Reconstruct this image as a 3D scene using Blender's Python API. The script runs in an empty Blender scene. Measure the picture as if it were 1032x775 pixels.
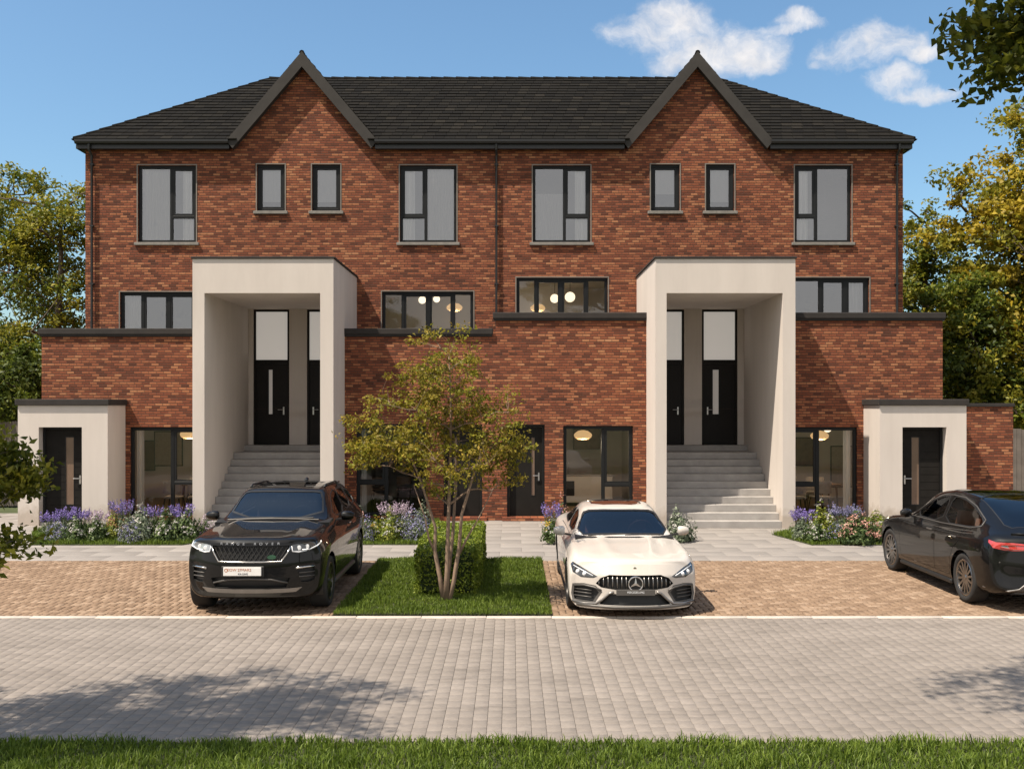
import bpy, bmesh, math, random
import numpy as np
from mathutils import Vector, Matrix
random.seed(7); RNG = np.random.default_rng(11)
SC = bpy.context.scene
COL = SC.collection
F = 1025.0; HZ = 407.0; CAMZ = 3.0
def W(px, py, Y): return ((px-516)/F*Y, Y, CAMZ-(py-HZ)/F*Y)
def WX(px, Y): return (px-516)/F*Y
def WZ(py, Y): return CAMZ-(py-HZ)/F*Y

# ------------------------------------------------------------------ materials
class NT:
    def __init__(s, m):
        s.t = m.node_tree; s.n = s.t.nodes; s.l = s.t.links
    def add(s, typ, **kw):
        n = s.n.new(typ)
        for k, v in kw.items(): setattr(n, k, v)
        return n
    def link(s, a, b): s.l.new(a, b)
    def math(s, op, a, b=None, c=None, clamp=False):
        n = s.n.new('ShaderNodeMath'); n.operation = op; n.use_clamp = clamp
        for i, v in enumerate((a, b, c)):
            if v is None: continue
            if isinstance(v, (int, float)): n.inputs[i].default_value = v
            else: s.l.new(v, n.inputs[i])
        return n.outputs[0]
    def ramp(s, fac, stops, interp='LINEAR'):
        n = s.n.new('ShaderNodeValToRGB'); n.color_ramp.interpolation = interp
        e = n.color_ramp.elements
        while len(e) < len(stops): e.new(0.5)
        for i, (p, c) in enumerate(stops):
            e[i].position = p; e[i].color = (*c, 1)
        if fac is not None: s.l.new(fac, n.inputs[0])
        return n.outputs[0]
    def noise(s, scale, detail=3, rough=.55, vec=None, dim='3D'):
        n = s.n.new('ShaderNodeTexNoise'); n.noise_dimensions = dim
        n.inputs['Scale'].default_value = scale; n.inputs['Detail'].default_value = detail; n.inputs['Roughness'].default_value = rough
        if vec is not None: s.l.new(vec, n.inputs['Vector'])
        return n.outputs[0]
    def mix(s, fac, a, b, blend='MIX'):
        n = s.n.new('ShaderNodeMix'); n.data_type = 'RGBA'; n.blend_type = blend
        for sock, v in ((n.inputs[0], fac), (n.inputs[6], a), (n.inputs[7], b)):
            if isinstance(v, (int, float)): sock.default_value = v
            elif isinstance(v, tuple): sock.default_value = (*v, 1)
            else: s.l.new(v, sock)
        return n.outputs[2]
    def bump(s, h, strength=.3, dist=.01):
        n = s.n.new('ShaderNodeBump'); n.inputs['Strength'].default_value = strength; n.inputs['Distance'].default_value = dist
        s.l.new(h, n.inputs['Height']); return n.outputs[0]

def newmat(name):
    m = bpy.data.materials.new(name); m.use_nodes = True
    t = NT(m); b = t.n['Principled BSDF']
    return m, t, b
def pos(t): return t.add('ShaderNodeNewGeometry').outputs['Position']
def objc(t): return t.add('ShaderNodeTexCoord').outputs['Object']

def simple(name, col, rough=.5, metal=0., var=.12, scale=6., spec=.5, coat=0., bump=0., bscale=80.):
    m, t, b = newmat(name)
    n = t.noise(scale, 4, .6, objc(t))
    lo = tuple(c*(1-var) for c in col); hi = tuple(min(1, c*(1+var)) for c in col)
    t.link(t.ramp(n, [(.3, lo), (.7, hi)]), b.inputs['Base Color'])
    b.inputs['Roughness'].default_value = rough; b.inputs['Metallic'].default_value = metal
    b.inputs['Specular IOR Level'].default_value = spec
    if coat: b.inputs['Coat Weight'].default_value = coat; b.inputs['Coat Roughness'].default_value = .02
    if bump:
        t.link(t.bump(t.noise(bscale, 3, .6, objc(t)), bump, .004), b.inputs['Normal'])
    return m

def brick_mat():
    m, t, b = newmat('red_multi_brick')
    g = t.add('ShaderNodeNewGeometry')
    sp = t.add('ShaderNodeSeparateXYZ'); t.link(g.outputs['Position'], sp.inputs[0])
    sn = t.add('ShaderNodeSeparateXYZ'); t.link(g.outputs['True Normal'], sn.inputs[0])
    side = t.math('GREATER_THAN', t.math('ABSOLUTE', sn.outputs[0]), .6)
    x, y, z = sp.outputs
    u = t.math('ADD', t.math('MULTIPLY', x, t.math('SUBTRACT', 1., side)), t.math('MULTIPLY', t.math('ADD', y, .05), side))
    v = t.math('DIVIDE', z, .0685)
    row = t.math('FLOOR', v); fz = t.math('SUBTRACT', v, row)
    # each course shifts by a half, with a small random slip so joints do not line up like a grid
    wr = t.add('ShaderNodeTexWhiteNoise', noise_dimensions='1D'); t.link(row, wr.inputs['W'])
    sh = t.math('ADD', t.math('MULTIPLY', row, .5), t.math('MULTIPLY', wr.outputs[0], .34))
    u2 = t.math('ADD', t.math('DIVIDE', u, .192), sh)
    col = t.math('FLOOR', u2); fx = t.math('SUBTRACT', u2, col)
    cv = t.add('ShaderNodeCombineXYZ'); t.link(col, cv.inputs[0]); t.link(row, cv.inputs[1])
    wn = t.add('ShaderNodeTexWhiteNoise', noise_dimensions='2D'); t.link(cv.outputs[0], wn.inputs['Vector'])
    big = t.noise(.9, 3, .6, g.outputs['Position'])
    val = t.math('ADD', t.math('ADD', t.math('MULTIPLY', wn.outputs[0], .77), .06), t.math('MULTIPLY', t.math('SUBTRACT', big, .42), .38), clamp=True)
    c = t.ramp(val, [(0., (.090, .036, .023)), (.15, (.155, .052, .029)), (.34, (.24, .074, .039)), (.54, (.32, .104, .051)), (.74, (.41, .153, .072)), (.90, (.52, .235, .113)), (1., (.60, .34, .19))])
    fine = t.noise(38, 4, .65, g.outputs['Position'])
    c = t.mix(.55, c, t.mix(1., c, t.ramp(fine, [(.3, (.45, .42, .42)), (.72, (1., 1., 1.))]), 'MULTIPLY'))
    def edge(f, w):  # 0 in the joint, 1 on the brick face
        d = t.math('MINIMUM', f, t.math('SUBTRACT', 1., f))
        n = t.add('ShaderNodeMapRange', interpolation_type='SMOOTHSTEP'); t.link(d, n.inputs[0])
        n.inputs[1].default_value = w*.55; n.inputs[2].default_value = w*1.35
        return n.outputs[0]
    face = t.math('MULTIPLY', edge(fx, .028), edge(fz, .125))
    c = t.mix(face, (.090, .052, .038), c)
    t.link(c, b.inputs['Base Color'])
    b.inputs['Roughness'].default_value = .88; b.inputs['Specular IOR Level'].default_value = .25
    h = t.math('ADD', t.math('MULTIPLY', face, 1.), t.math('MULTIPLY', fine, .5))
    h = t.math('ADD', h, t.math('MULTIPLY', wn.outputs[0], .3))
    t.link(t.bump(h, .9, .016), b.inputs['Normal'])
    return m

def render_mat():
    m, t, b = newmat('cream_render')
    p = pos(t)
    st = t.add('ShaderNodeMapping'); t.link(p, st.inputs[0]); st.inputs['Scale'].default_value = (1.6, 1.6, .35)
    n1 = t.noise(1.0, 5, .65, st.outputs[0]); n2 = t.noise(60, 3, .7, p)
    c = t.ramp(n1, [(.25, (.565, .512, .467)), (.75, (.65, .592, .542))])
    sp = t.add('ShaderNodeSeparateXYZ'); t.link(p, sp.inputs[0])
    spl = t.math('ADD', sp.outputs[2], t.math('MULTIPLY', t.noise(5, 4, .6, p), -.55))
    c = t.mix(1., c, t.ramp(spl, [(.0, (.74, .71, .67)), (.22, (1, 1, 1))]), 'MULTIPLY')
    rs = t.add('ShaderNodeMapping'); t.link(p, rs.inputs[0]); rs.inputs['Scale'].default_value = (9, 9, .22)
    c = t.mix(1., c, t.ramp(t.noise(1., 4, .6, rs.outputs[0]), [(.55, (1, 1, 1)), (.85, (.97, .965, .96))]), 'MULTIPLY')
    t.link(c, b.inputs['Base Color'])
    b.inputs['Roughness'].default_value = .95; b.inputs['Specular IOR Level'].default_value = .15
    t.link(t.bump(n2, .35, .006), b.inputs['Normal'])
    return m

def island(name, stops, rough=.85, trans=0., nscale=0, nlo=.6, spec=.3, bump=0., patch=0., pscale=.6, smudge=0.):
    """One colour per loose piece (leaf, blade, tile, paver) from Random Per Island."""
    m, t, b = newmat(name)
    g = t.add('ShaderNodeNewGeometry')
    r = g.outputs['Random Per Island']
    if patch:
        r = t.math('ADD', t.math('MULTIPLY', r, 1-patch), t.math('MULTIPLY', t.math('SUBTRACT', t.noise(pscale, 3, .6, g.outputs['Position']), .22), patch*1.8), clamp=True)
    c = t.ramp(r, stops)
    if smudge:     # tyre dirt and damp stains drawn out along the road
        mp = t.add('ShaderNodeMapping'); t.link(g.outputs['Position'], mp.inputs[0]); mp.inputs['Scale'].default_value = (1.1, 4.2, 1)
        s1 = t.noise(1.0, 5, .62, mp.outputs[0]); s2 = t.noise(.35, 3, .6, mp.outputs[0])
        c = t.mix(1., c, t.ramp(s1, [(.56, (1, 1, 1)), (.74, (smudge,)*3)]), 'MULTIPLY')
        c = t.mix(1., c, t.ramp(s2, [(.35, (.90,)*3), (.65, (1.06,)*3)]), 'MULTIPLY')
    if nscale:
        nn = t.noise(nscale, 4, .65, g.outputs['Position'])
        c = t.mix(1., c, t.ramp(nn, [(.3, (nlo,)*3), (.7, (1., 1., 1.))]), 'MULTIPLY')
        if bump: t.link(t.bump(nn, bump, .003), b.inputs['Normal'])
    t.link(c, b.inputs['Base Color'])
    b.inputs['Roughness'].default_value = rough; b.inputs['Specular IOR Level'].default_value = spec
    if trans:
        tr = t.add('ShaderNodeBsdfTranslucent'); t.link(c, tr.inputs[0])
        mx = t.add('ShaderNodeMixShader'); mx.inputs[0].default_value = trans
        t.link(b.outputs[0], mx.inputs[1]); t.link(tr.outputs[0], mx.inputs[2])
        t.link(mx.outputs[0], t.n['Material Output'].inputs[0])
    return m

def glass_mat(name, tint=(.9, .93, .95), refl=.09, rough=.0, wav=0.):
    m, t, b = newmat(name); t.n.remove(b)
    tr = t.add('ShaderNodeBsdfTransparent'); tr.inputs[0].default_value = (*tint, 1)
    gl = t.add('ShaderNodeBsdfGlossy'); gl.inputs['Roughness'].default_value = rough
    fr = t.add('ShaderNodeFresnel'); fr.inputs[0].default_value = 1.5
    if wav:
        t.link(t.bump(t.noise(1.2, 1, .5, objc(t)), wav, .05), gl.inputs['Normal'])
    f = t.math('ADD', fr.outputs[0], refl, clamp=True)
    mx = t.add('ShaderNodeMixShader'); t.link(f, mx.inputs[0]); t.link(tr.outputs[0], mx.inputs[1]); t.link(gl.outputs[0], mx.inputs[2])
    t.link(mx.outputs[0], t.n['Material Output'].inputs[0])
    return m

def emit_mat(name, col, strength):
    m, t, b = newmat(name)
    b.inputs['Base Color'].default_value = (*col, 1)
    b.inputs['Emission Color'].default_value = (*col, 1); b.inputs['Emission Strength'].default_value = strength
    return m

def slab_mat():
    m, t, b = newmat('pale_concrete_slab')
    g = t.add('ShaderNodeNewGeometry'); p = g.outputs['Position']
    st = t.add('ShaderNodeMapping'); t.link(p, st.inputs[0]); st.inputs['Scale'].default_value = (.6, 1.6, 1)
    n = t.noise(2.6, 6, .7, st.outputs[0])
    c = t.ramp(t.math('ADD', t.math('MULTIPLY', g.outputs['Random Per Island'], .16), t.math('MULTIPLY', n, .85)), [(.25, (.195, .176, .160)), (.75, (.300, .272, .248))])
    t.link(c, b.inputs['Base Color']); b.inputs['Roughness'].default_value = .8
    t.link(t.bump(t.noise(90, 3, .6, p), .2, .003), b.inputs['Normal'])
    return m

def net_mat():
    m, t, b = newmat('net_curtain_cloth')
    b.inputs['Base Color'].default_value = (.80, .77, .74, 1); b.inputs['Roughness'].default_value = .9
    tl = t.add('ShaderNodeBsdfTranslucent'); tl.inputs[0].default_value = (.8, .77, .74, 1)
    mx = t.add('ShaderNodeMixShader'); mx.inputs[0].default_value = .35
    t.link(b.outputs[0], mx.inputs[1]); t.link(tl.outputs[0], mx.inputs[2])
    t.link(mx.outputs[0], t.n['Material Output'].inputs[0])
    return m

def paint(name, col, metal=0., rough=.3, flake=False):
    m, t, b = newmat(name); b.inputs['Specular IOR Level'].default_value = .12
    n = t.noise(2.5, 3, .5, objc(t))
    t.link(t.ramp(n, [(.3, tuple(c*.94 for c in col)), (.7, col)]), b.inputs['Base Color'])
    b.inputs['Metallic'].default_value = metal; b.inputs['Roughness'].default_value = rough
    b.inputs['Coat IOR'].default_value = 1.38 if sum(col) < .1 else 1.5; b.inputs['Coat Weight'].default_value = 1.; b.inputs['Coat Roughness'].default_value = .03
    d = t.noise(14, 5, .7, objc(t))   # faint dust breaks the lacquer
    t.link(t.ramp(d, [(.35, (.01,)*3), (.8, (.045,)*3)]), b.inputs['Coat Roughness'])
    return m

M = {}
M['brick'] = brick_mat()
M['render'] = render_mat()
M['coping'] = simple('dark_coping', (.024, .020, .018), .85, 0, .25, 4, bump=.1)
M['board'] = simple('dark_barge_board', (.047, .043, .040), .8, 0, .12, 3, .25)
M['frame'] = simple('charcoal_window_frame', (.010, .011, .012), .5, 0, .1, 5, .25)
M['door'] = simple('charcoal_door', (.015, .0135, .012), .7, 0, .15, 5, .12)
M['blackdoor'] = simple('black_door', (.009, .0075, .0065), .55, 0, .15, 5, .25)
M['sill'] = simple('grey_stone_sill', (.20, .185, .165), .8, 0, .18, 8, bump=.2)
M['surround'] = simple('taupe_surround', (.20, .175, .15), .8, 0, .12, 5)
M['concrete'] = simple('pale_concrete_step', (.33, .312, .295), .85, 0, .15, 3, bump=.25)
M['glass'] = glass_mat('window_glass', (.86, .86, .84), .03, 0, .04)
M['glass_mid'] = glass_mat('landing_window_glass', (.90, .90, .88), .07, 0, .04)
M['glass_up'] = glass_mat('coated_window_glass', (.88, .88, .87), .26, 0, .05)
M['frosted'] = emit_mat('lit_frosted_pane', (.62, .58, .54), .10)
M['transom'] = emit_mat('lit_transom_pane', (.70, .66, .61), .26)
M['bronzepane'] = simple('bronze_tinted_pane', (.17, .115, .085), .12, 0, .15, 2)
M['interior'] = simple('interior_plaster', (.56, .53, .495), .9, 0, .05, .7)
M['floorboard'] = simple('oak_floor', (.26, .17, .10), .5, 0, .2, 3)
M['net'] = net_mat()
M['curtain'] = simple('white_curtain_cloth', (.86, .84, .81), .9, 0, .03, 3)
M['steel'] = simple('brushed_steel', (.55, .54, .52), .3, 1., .08, 20)
M['tile'] = island('charcoal_roof_tile', [(0, (.010, .009, .0078)), (.5, (.014, .0126, .0105)), (.9, (.018, .016, .013)), (1, (.027, .0235, .0185))], .95, 0, 30, .45, .12, .6)
M['gutter'] = simple('black_gutter', (.018, .018, .019), .4, 0, .1, 5)
M['road'] = island('grey_block_paver', [(0, (.20, .174, .152)), (.2, (.240, .209, .183)), (.7, (.264, .230, .202)), (1, (.288, .251, .221))], .9, 0, 16, .84, .2, .3, .45, 2.2, .74)
M['bay'] = island('tan_block_paver', [(0, (.20, .132, .087)), (.3, (.255, .172, .114)), (.7, (.30, .206, .138)), (1, (.40, .29, .205))], .9, 0, 22, .7, .2, .3, .2, .8)
M['joint'] = simple('joint_sand', (.085, .066, .050), .95, 0, .3, 20)
M['slab'] = slab_mat()
M['kerb'] = simple('pale_kerb_stone', (.47, .42, .365), .8, 0, .12, 5, bump=.2)
M['soil'] = simple('lawn_soil', (.035, .040, .014), .95, 0, .35, 5)
M['earth'] = simple('meadow_ground', (.060, .080, .028), .95, 0, .4, .8)
M['grass'] = island('grass_blades', [(0, (.046, .080, .009)), (.45, (.108, .165, .018)), (.85, (.20, .265, .038)), (1, (.33, .35, .09))], .55, .35, patch=.35, pscale=1.4)
M['hedge'] = island('box_hedge_leaf', [(0, (.08, .12, .013)), (.45, (.18, .24, .024)), (.85, (.26, .31, .036)), (1, (.31, .34, .06))], .5, .35)
M['bark'] = simple('grey_brown_bark', (.105, .080, .060), .9, 0, .35, 12, bump=.5, bscale=40)
M['palebark'] = simple('pale_smooth_bark', (.24, .165, .115), .85, 0, .25, 10, bump=.3, bscale=40)
def leaf(name, a, b_, c, d, tr=.40):
    a, b_, c, d = (tuple(x*1.18 for x in q) for q in (a, b_, c, d))
    return island(name, [(0, a), (.45, b_), (.8, c), (1, d)], .55, tr, patch=.35, pscale=.7)
M['leaf_olive'] = leaf('olive_leaf', (.085, .095, .010), (.175, .175, .018), (.29, .25, .026), (.42, .32, .05))
M['leaf_green'] = leaf('mid_green_leaf', (.040, .060, .009), (.085, .115, .014), (.16, .18, .022), (.26, .24, .035))
M['leaf_dark'] = leaf('dark_green_leaf', (.022, .036, .008), (.048, .070, .012), (.085, .110, .017), (.16, .16, .028), .35)
M['leaf_yellow'] = leaf('autumn_yellow_leaf', (.13, .105, .010), (.27, .205, .016), (.42, .31, .028), (.55, .38, .045))
M['leaf_amel'] = leaf('bronze_green_leaf', (.095, .080, .012), (.20, .165, .020), (.33, .245, .032), (.45, .26, .06))
M['leaf_big'] = leaf('broad_green_leaf', (.045, .058, .008), (.095, .110, .012), (.17, .165, .018), (.28, .22, .035), .5)
M['leaf_grey'] = island('grey_green_leaf', [(0, (.08, .105, .065)), (.6, (.16, .20, .125)), (1, (.30, .33, .24))], .6, .25)
M['leaf_bed'] = island('bed_green_leaf', [(0, (.030, .055, .016)), (.6, (.075, .12, .035)), (1, (.17, .22, .08))], .6, .25)
M['leaf_lime'] = island('lime_leaf', [(0, (.09, .13, .015)), (.6, (.20, .24, .03)), (1, (.34, .34, .07))], .6, .3)
M['fl_purple'] = island('lavender_purple', [(0, (.16, .11, .36)), (.6, (.26, .19, .52)), (1, (.42, .34, .68))], .7, .2)
M['fl_blue'] = island('catmint_blue', [(0, (.14, .13, .27)), (.6, (.24, .23, .40)), (1, (.40, .38, .55))], .7, .2)
M['fl_white'] = island('white_petal', [(0, (.34, .33, .30)), (.6, (.52, .50, .46)), (1, (.70, .67, .62))], .7, .2)
M['fl_pink'] = island('pink_petal', [(0, (.50, .22, .17)), (.6, (.66, .36, .29)), (1, (.80, .55, .46))], .7, .2)
M['fl_mauve'] = island('pale_mauve_petal', [(0, (.42, .30, .42)), (.6, (.58, .45, .56)), (1, (.72, .62, .70))], .7, .2)
M['fl_yellow'] = island('yellow_petal', [(0, (.45, .26, .03)), (.6, (.62, .40, .05)), (1, (.75, .55, .12))], .7, .2)
M['fl_bronze'] = island('bronze_seedhead', [(0, (.24, .11, .055)), (.6, (.36, .18, .09)), (1, (.48, .28, .15))], .7, .2)
M['stemg'] = simple('green_stem', (.09, .12, .05), .8)
M['fence'] = simple('weathered_fence_board', (.16, .135, .115), .9, 0, .25, 3, bump=.3)
M['shade'] = emit_mat('lit_opal_shade', (.88, .56, .26), .5)
M['globe'] = emit_mat('lit_globe', (1., .85, .62), 1.1)
M['cord'] = simple('black_cord', (.02, .02, .02), .5)
M['wood'] = simple('walnut_wood', (.12, .07, .04), .45, 0, .25, 6)
M['cloth'] = simple('beige_upholstery', (.36, .31, .26), .95, 0, .1, 12)
M['cabinet'] = simple('white_cabinet', (.60, .57, .53), .4, 0, .04, 2)
# cars
M['car_black'] = paint('black_lacquer', (.0035, .0033, .0032), 0., .45)
M['car_white'] = paint('pearl_white_lacquer', (.56, .515, .465), 0., .4)
M['tint'] = glass_mat('tinted_car_glass', (.22, .25, .30), .10)
M['sideglass'] = glass_mat('side_car_glass', (.78, .77, .75), .02)
M['darkglass'] = glass_mat('dark_roof_glass', (.05, .05, .06), .10)
M['tyre'] = simple('tyre_rubber', (.022, .021, .020), .85, 0, .2, 10, bump=.2)
M['rim_grey'] = simple('grey_alloy', (.30, .285, .27), .32, 1., .1, 6)
M['rim_dark'] = simple('dark_alloy', (.10, .095, .09), .35, 1., .1, 6)
M['plastic'] = simple('black_plastic', (.012, .012, .012), .5, 0, .2, 8)
M['trim'] = simple('grey_trim', (.10, .093, .086), .45, .3, .1, 8)
M['chrome'] = simple('satin_chrome', (.62, .60, .57), .18, 1., .05, 8)
M['silver'] = simple('silver_skid', (.30, .28, .26), .35, .8, .08, 6)
M['seat'] = simple('dark_leather', (.045, .030, .024), .5, 0, .2, 8)
M['tanleather'] = simple('brown_leather', (.20, .095, .06), .5, 0, .2, 8)
M['lens'] = simple('headlamp_lens', (.34, .36, .38), .08, .4, .35, 14, 1., 1.)
M['lensdark'] = simple('smoked_lamp_lens', (.045, .048, .052), .06, .2, .4, 14, 1., 1.)
M['drl'] = simple('white_light_bar', (.80, .82, .84), .15, 0, .03, 4, 1., 1.)
M['redlens'] = simple('red_lamp_lens', (.42, .035, .030), .1, 0, .2, 12, 1., 1.)
M['plate'] = simple('white_plate', (.78, .77, .75), .4, 0, .04, 8)
M['orange'] = simple('orange_plate_ink', (.50, .20, .09), .5)
M['ink'] = simple('dark_plate_ink', (.03, .03, .05), .5)

# ------------------------------------------------------------------ mesh helpers
class MB:
    def __init__(s): s.v = []; s.f = []; s.m = []; s.mats = []
    def mi(s, mat):
        if mat not in s.mats: s.mats.append(mat)
        return s.mats.index(mat)
    def quad(s, a, b, c, d, mat):
        i = len(s.v); s.v += [a, b, c, d]; s.f.append((i, i+1, i+2, i+3)); s.m.append(s.mi(mat))
    def poly(s, pts, mat):
        i = len(s.v); s.v += list(pts); s.f.append(tuple(range(i, i+len(pts)))); s.m.append(s.mi(mat))
    def box(s, x0, x1, y0, y1, z0, z1, mat):
        i = len(s.v); k = s.mi(mat)
        s.v += [(x0,y0,z0),(x1,y0,z0),(x1,y1,z0),(x0,y1,z0),(x0,y0,z1),(x1,y0,z1),(x1,y1,z1),(x0,y1,z1)]
        for q in ((0,3,2,1),(4,5,6,7),(0,1,5,4),(1,2,6,5),(2,3,7,6),(3,0,4,7)):
            s.f.append(tuple(i+j for j in q)); s.m.append(k)
    def bbox(s, x0, x1, y0, y1, z0, z1, mat, b=.01):
        """Box with chamfered vertical and horizontal edges (softened)."""
        i = len(s.v); k = s.mi(mat)
        P = []
        for z, o in ((z0, b), (z0+b, 0), (z1-b, 0), (z1, b)):
            for cx, cy, sx, sy in ((x0,y0,1,1),(x1,y0,-1,1),(x1,y1,-1,-1),(x0,y1,1,-1)):
                a = (cx+sx*(b+o), cy+sy*o, z); c = (cx+sx*o, cy+sy*(b+o), z)
                P += [c, a] if (sx, sy) in ((1,1),(-1,-1)) else [a, c]
        s.v += P; n = 8
        for r in range(3):
            for j in range(n):
                s.f.append((i+r*n+j, i+r*n+(j+1)%n, i+(r+1)*n+(j+1)%n, i+(r+1)*n+j)); s.m.append(k)
        s.f.append(tuple(i+j for j in reversed(range(n)))); s.m.append(k)
        s.f.append(tuple(i+3*n+j for j in range(n))); s.m.append(k)
    def prism(s, pts, off, mat):
        """Closed outline PTS (3D) extruded by vector OFF."""
        i = len(s.v); n = len(pts); k = s.mi(mat)
        s.v += [tuple(p) for p in pts] + [tuple(p[j]+off[j] for j in range(3)) for p in pts]
        s.f.append(tuple(range(i, i+n))); s.m.append(k)
        s.f.append(tuple(reversed(range(i+n, i+2*n)))); s.m.append(k)
        for j in range(n):
            s.f.append((i+j, i+n+j, i+n+(j+1)%n, i+(j+1)%n)); s.m.append(k)
    def tube(s, pts, rad, mat, n=6, cap=True):
        k = s.mi(mat); i0 = len(s.v); pts = [Vector(p) for p in pts]
        if not hasattr(rad, '__len__'): rad = [rad]*len(pts)
        ref = None
        for j, p in enumerate(pts):
            d = (pts[min(j+1, len(pts)-1)]-pts[max(j-1, 0)])
            d = d.normalized() if d.length > 1e-9 else Vector((0,0,1))
            if ref is None: ref = Vector((0,0,1)) if abs(d.z) < .8 else Vector((1,0,0))
            a = d.cross(ref)
            a = a.normalized() if a.length > 1e-6 else d.orthogonal().normalized()
            b = a.cross(d).normalized(); ref = b
            for q in range(n):
                t = 2*math.pi*q/n
                s.v.append(tuple(p + (a*math.cos(t)+b*math.sin(t))*rad[j]))
        for j in range(len(pts)-1):
            for q in range(n):
                a0 = i0+j*n+q; a1 = i0+j*n+(q+1)%n
                s.f.append((a0, a1, a1+n, a0+n)); s.m.append(k)
        if cap:
            s.f.append(tuple(reversed(range(i0, i0+n)))); s.m.append(k)
            e = i0+(len(pts)-1)*n
            s.f.append(tuple(range(e, e+n))); s.m.append(k)
    def lathe(s, prof, mat, n=24, axis='z', c=(0,0,0), closed=False):
        """PROF: (radius, height) pairs round AXIS."""
        k = s.mi(mat); i0 = len(s.v)
        for r, h in prof:
            for q in range(n):
                t = 2*math.pi*q/n; a, b = r*math.cos(t), r*math.sin(t)
                p = {'z': (a, b, h), 'x': (h, a, b), 'y': (b, h, a)}[axis]
                s.v.append(tuple(p[j]+c[j] for j in range(3)))
        m_ = len(prof)
        for j in range(m_ if closed else m_-1):
            for q in range(n):
                a0 = i0+j*n+q; a1 = i0+j*n+(q+1)%n; b0 = i0+((j+1)%m_)*n+q; b1 = i0+((j+1)%m_)*n+(q+1)%n
                s.f.append((a0, a1, b1, b0)); s.m.append(k)
    def build(s, name, parent=None, smooth=False, loc=None, auto=None):
        me = bpy.data.meshes.new(name)
        me.from_pydata([tuple(v) for v in s.v], [], s.f)
        for m in s.mats: me.materials.append(m)
        me.polygons.foreach_set('material_index', s.m)
        if smooth: me.polygons.foreach_set('use_smooth', [True]*len(s.f))
        me.update()
        return link(name, me, parent, loc, auto)
def link(name, me, parent=None, loc=None, auto=None):
    o = bpy.data.objects.new(name, me); COL.objects.link(o)
    if parent is not None: o.parent = parent
    if loc is not None: o.location = loc
    if auto: me.set_sharp_from_angle(angle=math.radians(auto))
    return o
def np_mesh(name, v, f, mat, parent=None, smooth=False, loc=None):
    v = np.asarray(v, dtype=np.float32).reshape(-1, 3); f = np.asarray(f, dtype=np.int32); k = f.shape[1]
    me = bpy.data.meshes.new(name)
    me.vertices.add(len(v)); me.vertices.foreach_set('co', v.ravel())
    me.loops.add(f.size); me.loops.foreach_set('vertex_index', f.ravel())
    me.polygons.add(len(f)); me.polygons.foreach_set('loop_start', np.arange(0, f.size, k, dtype=np.int32))
    if smooth: me.polygons.foreach_set('use_smooth', np.ones(len(f), bool))
    me.update(calc_edges=True); me.validate()
    me.materials.append(mat)
    return link(name, me, parent, loc)
def thing(name, label, cat, loc=(0,0,0), rz=0., group=None):
    o = bpy.data.objects.new(name, None); COL.objects.link(o)
    o.empty_display_size = .1
    o.location = loc; o.rotation_euler = (0, 0, rz)
    o['label'] = label; o['category'] = cat
    if group: o['group'] = group
    return o
def tag(o, label, cat, group=None, kind=None):
    o['label'] = label; o['category'] = cat
    if group: o['group'] = group
    if kind: o['kind'] = kind
    return o
def struct(o): o['kind'] = 'structure'; return o
def copy_tree(o, parent=None):
    c = o.copy(); COL.objects.link(c); c.parent = parent
    for ch in list(o.children): copy_tree(ch, c)
    return c
def text_mesh(name, body, size, mat, parent, loc, rot=(math.pi/2,0,0), depth=.002, sx=1., space=1.):
    cu = bpy.data.curves.new(name, 'FONT'); cu.body = body; cu.size = size; cu.extrude = depth
    cu.align_x = 'CENTER'; cu.align_y = 'CENTER'; cu.space_character = space
    o = bpy.data.objects.new(name, cu); COL.objects.link(o)
    dg = bpy.context.evaluated_depsgraph_get(); dg.update()
    me = bpy.data.meshes.new_from_object(o.evaluated_get(dg))
    bpy.data.objects.remove(o); bpy.data.curves.remove(cu)
    me.materials.clear(); me.materials.append(mat)
    r = link(name, me, parent, loc); r.rotation_euler = rot; r.scale = (sx, 1, 1)
    return r
# ------------------------------------------------------------------ the terrace building
YU, YB, YP, YD, YH = 28.2, 26.15, 24.5, 28.6, 25.0     # upper wall, lower brick box, portal front, portal doors, porch front
YE = 27.95                                             # eaves line
building = thing('terrace_building', 'three storey red brick terrace with two cream entrance portals and two pointed gables', 'building', (-.45, YU, 0))
BO = Vector((.45, -YU, 0))
def bpart(mb, name, parent=None, **kw):
    """Building parts are written in world metres; the Empty sits at the building's base."""
    o = mb.build(name, parent or building, **kw)
    if parent is None: o.location = BO
    return o

def holes_wall(mb, x0, x1, z0, z1, y, holes, mat, depth=.16, rmat=None):
    xs = sorted({x0, x1, *[min(max(h[i], x0), x1) for h in holes for i in (0, 1)]})
    zs = sorted({z0, z1, *[min(max(h[i], z0), z1) for h in holes for i in (2, 3)]})
    for a, b in zip(xs, xs[1:]):
        for c, d in zip(zs, zs[1:]):
            mx, mz = (a+b)/2, (c+d)/2
            if any(h[0] < mx < h[1] and h[2] < mz < h[3] for h in holes): continue
            mb.quad((a,y,c), (b,y,c), (b,y,d), (a,y,d), mat)
    for (a, b, c, d) in holes:
        r = rmat or mat; e = y+depth
        mb.quad((a,y,c), (a,y,d), (a,e,d), (a,e,c), r); mb.quad((b,y,c), (b,e,c), (b,e,d), (b,y,d), r)
        mb.quad((a,y,d), (b,y,d), (b,e,d), (a,e,d), r); mb.quad((a,y,c), (a,e,c), (b,e,c), (b,y,c), r)

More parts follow.
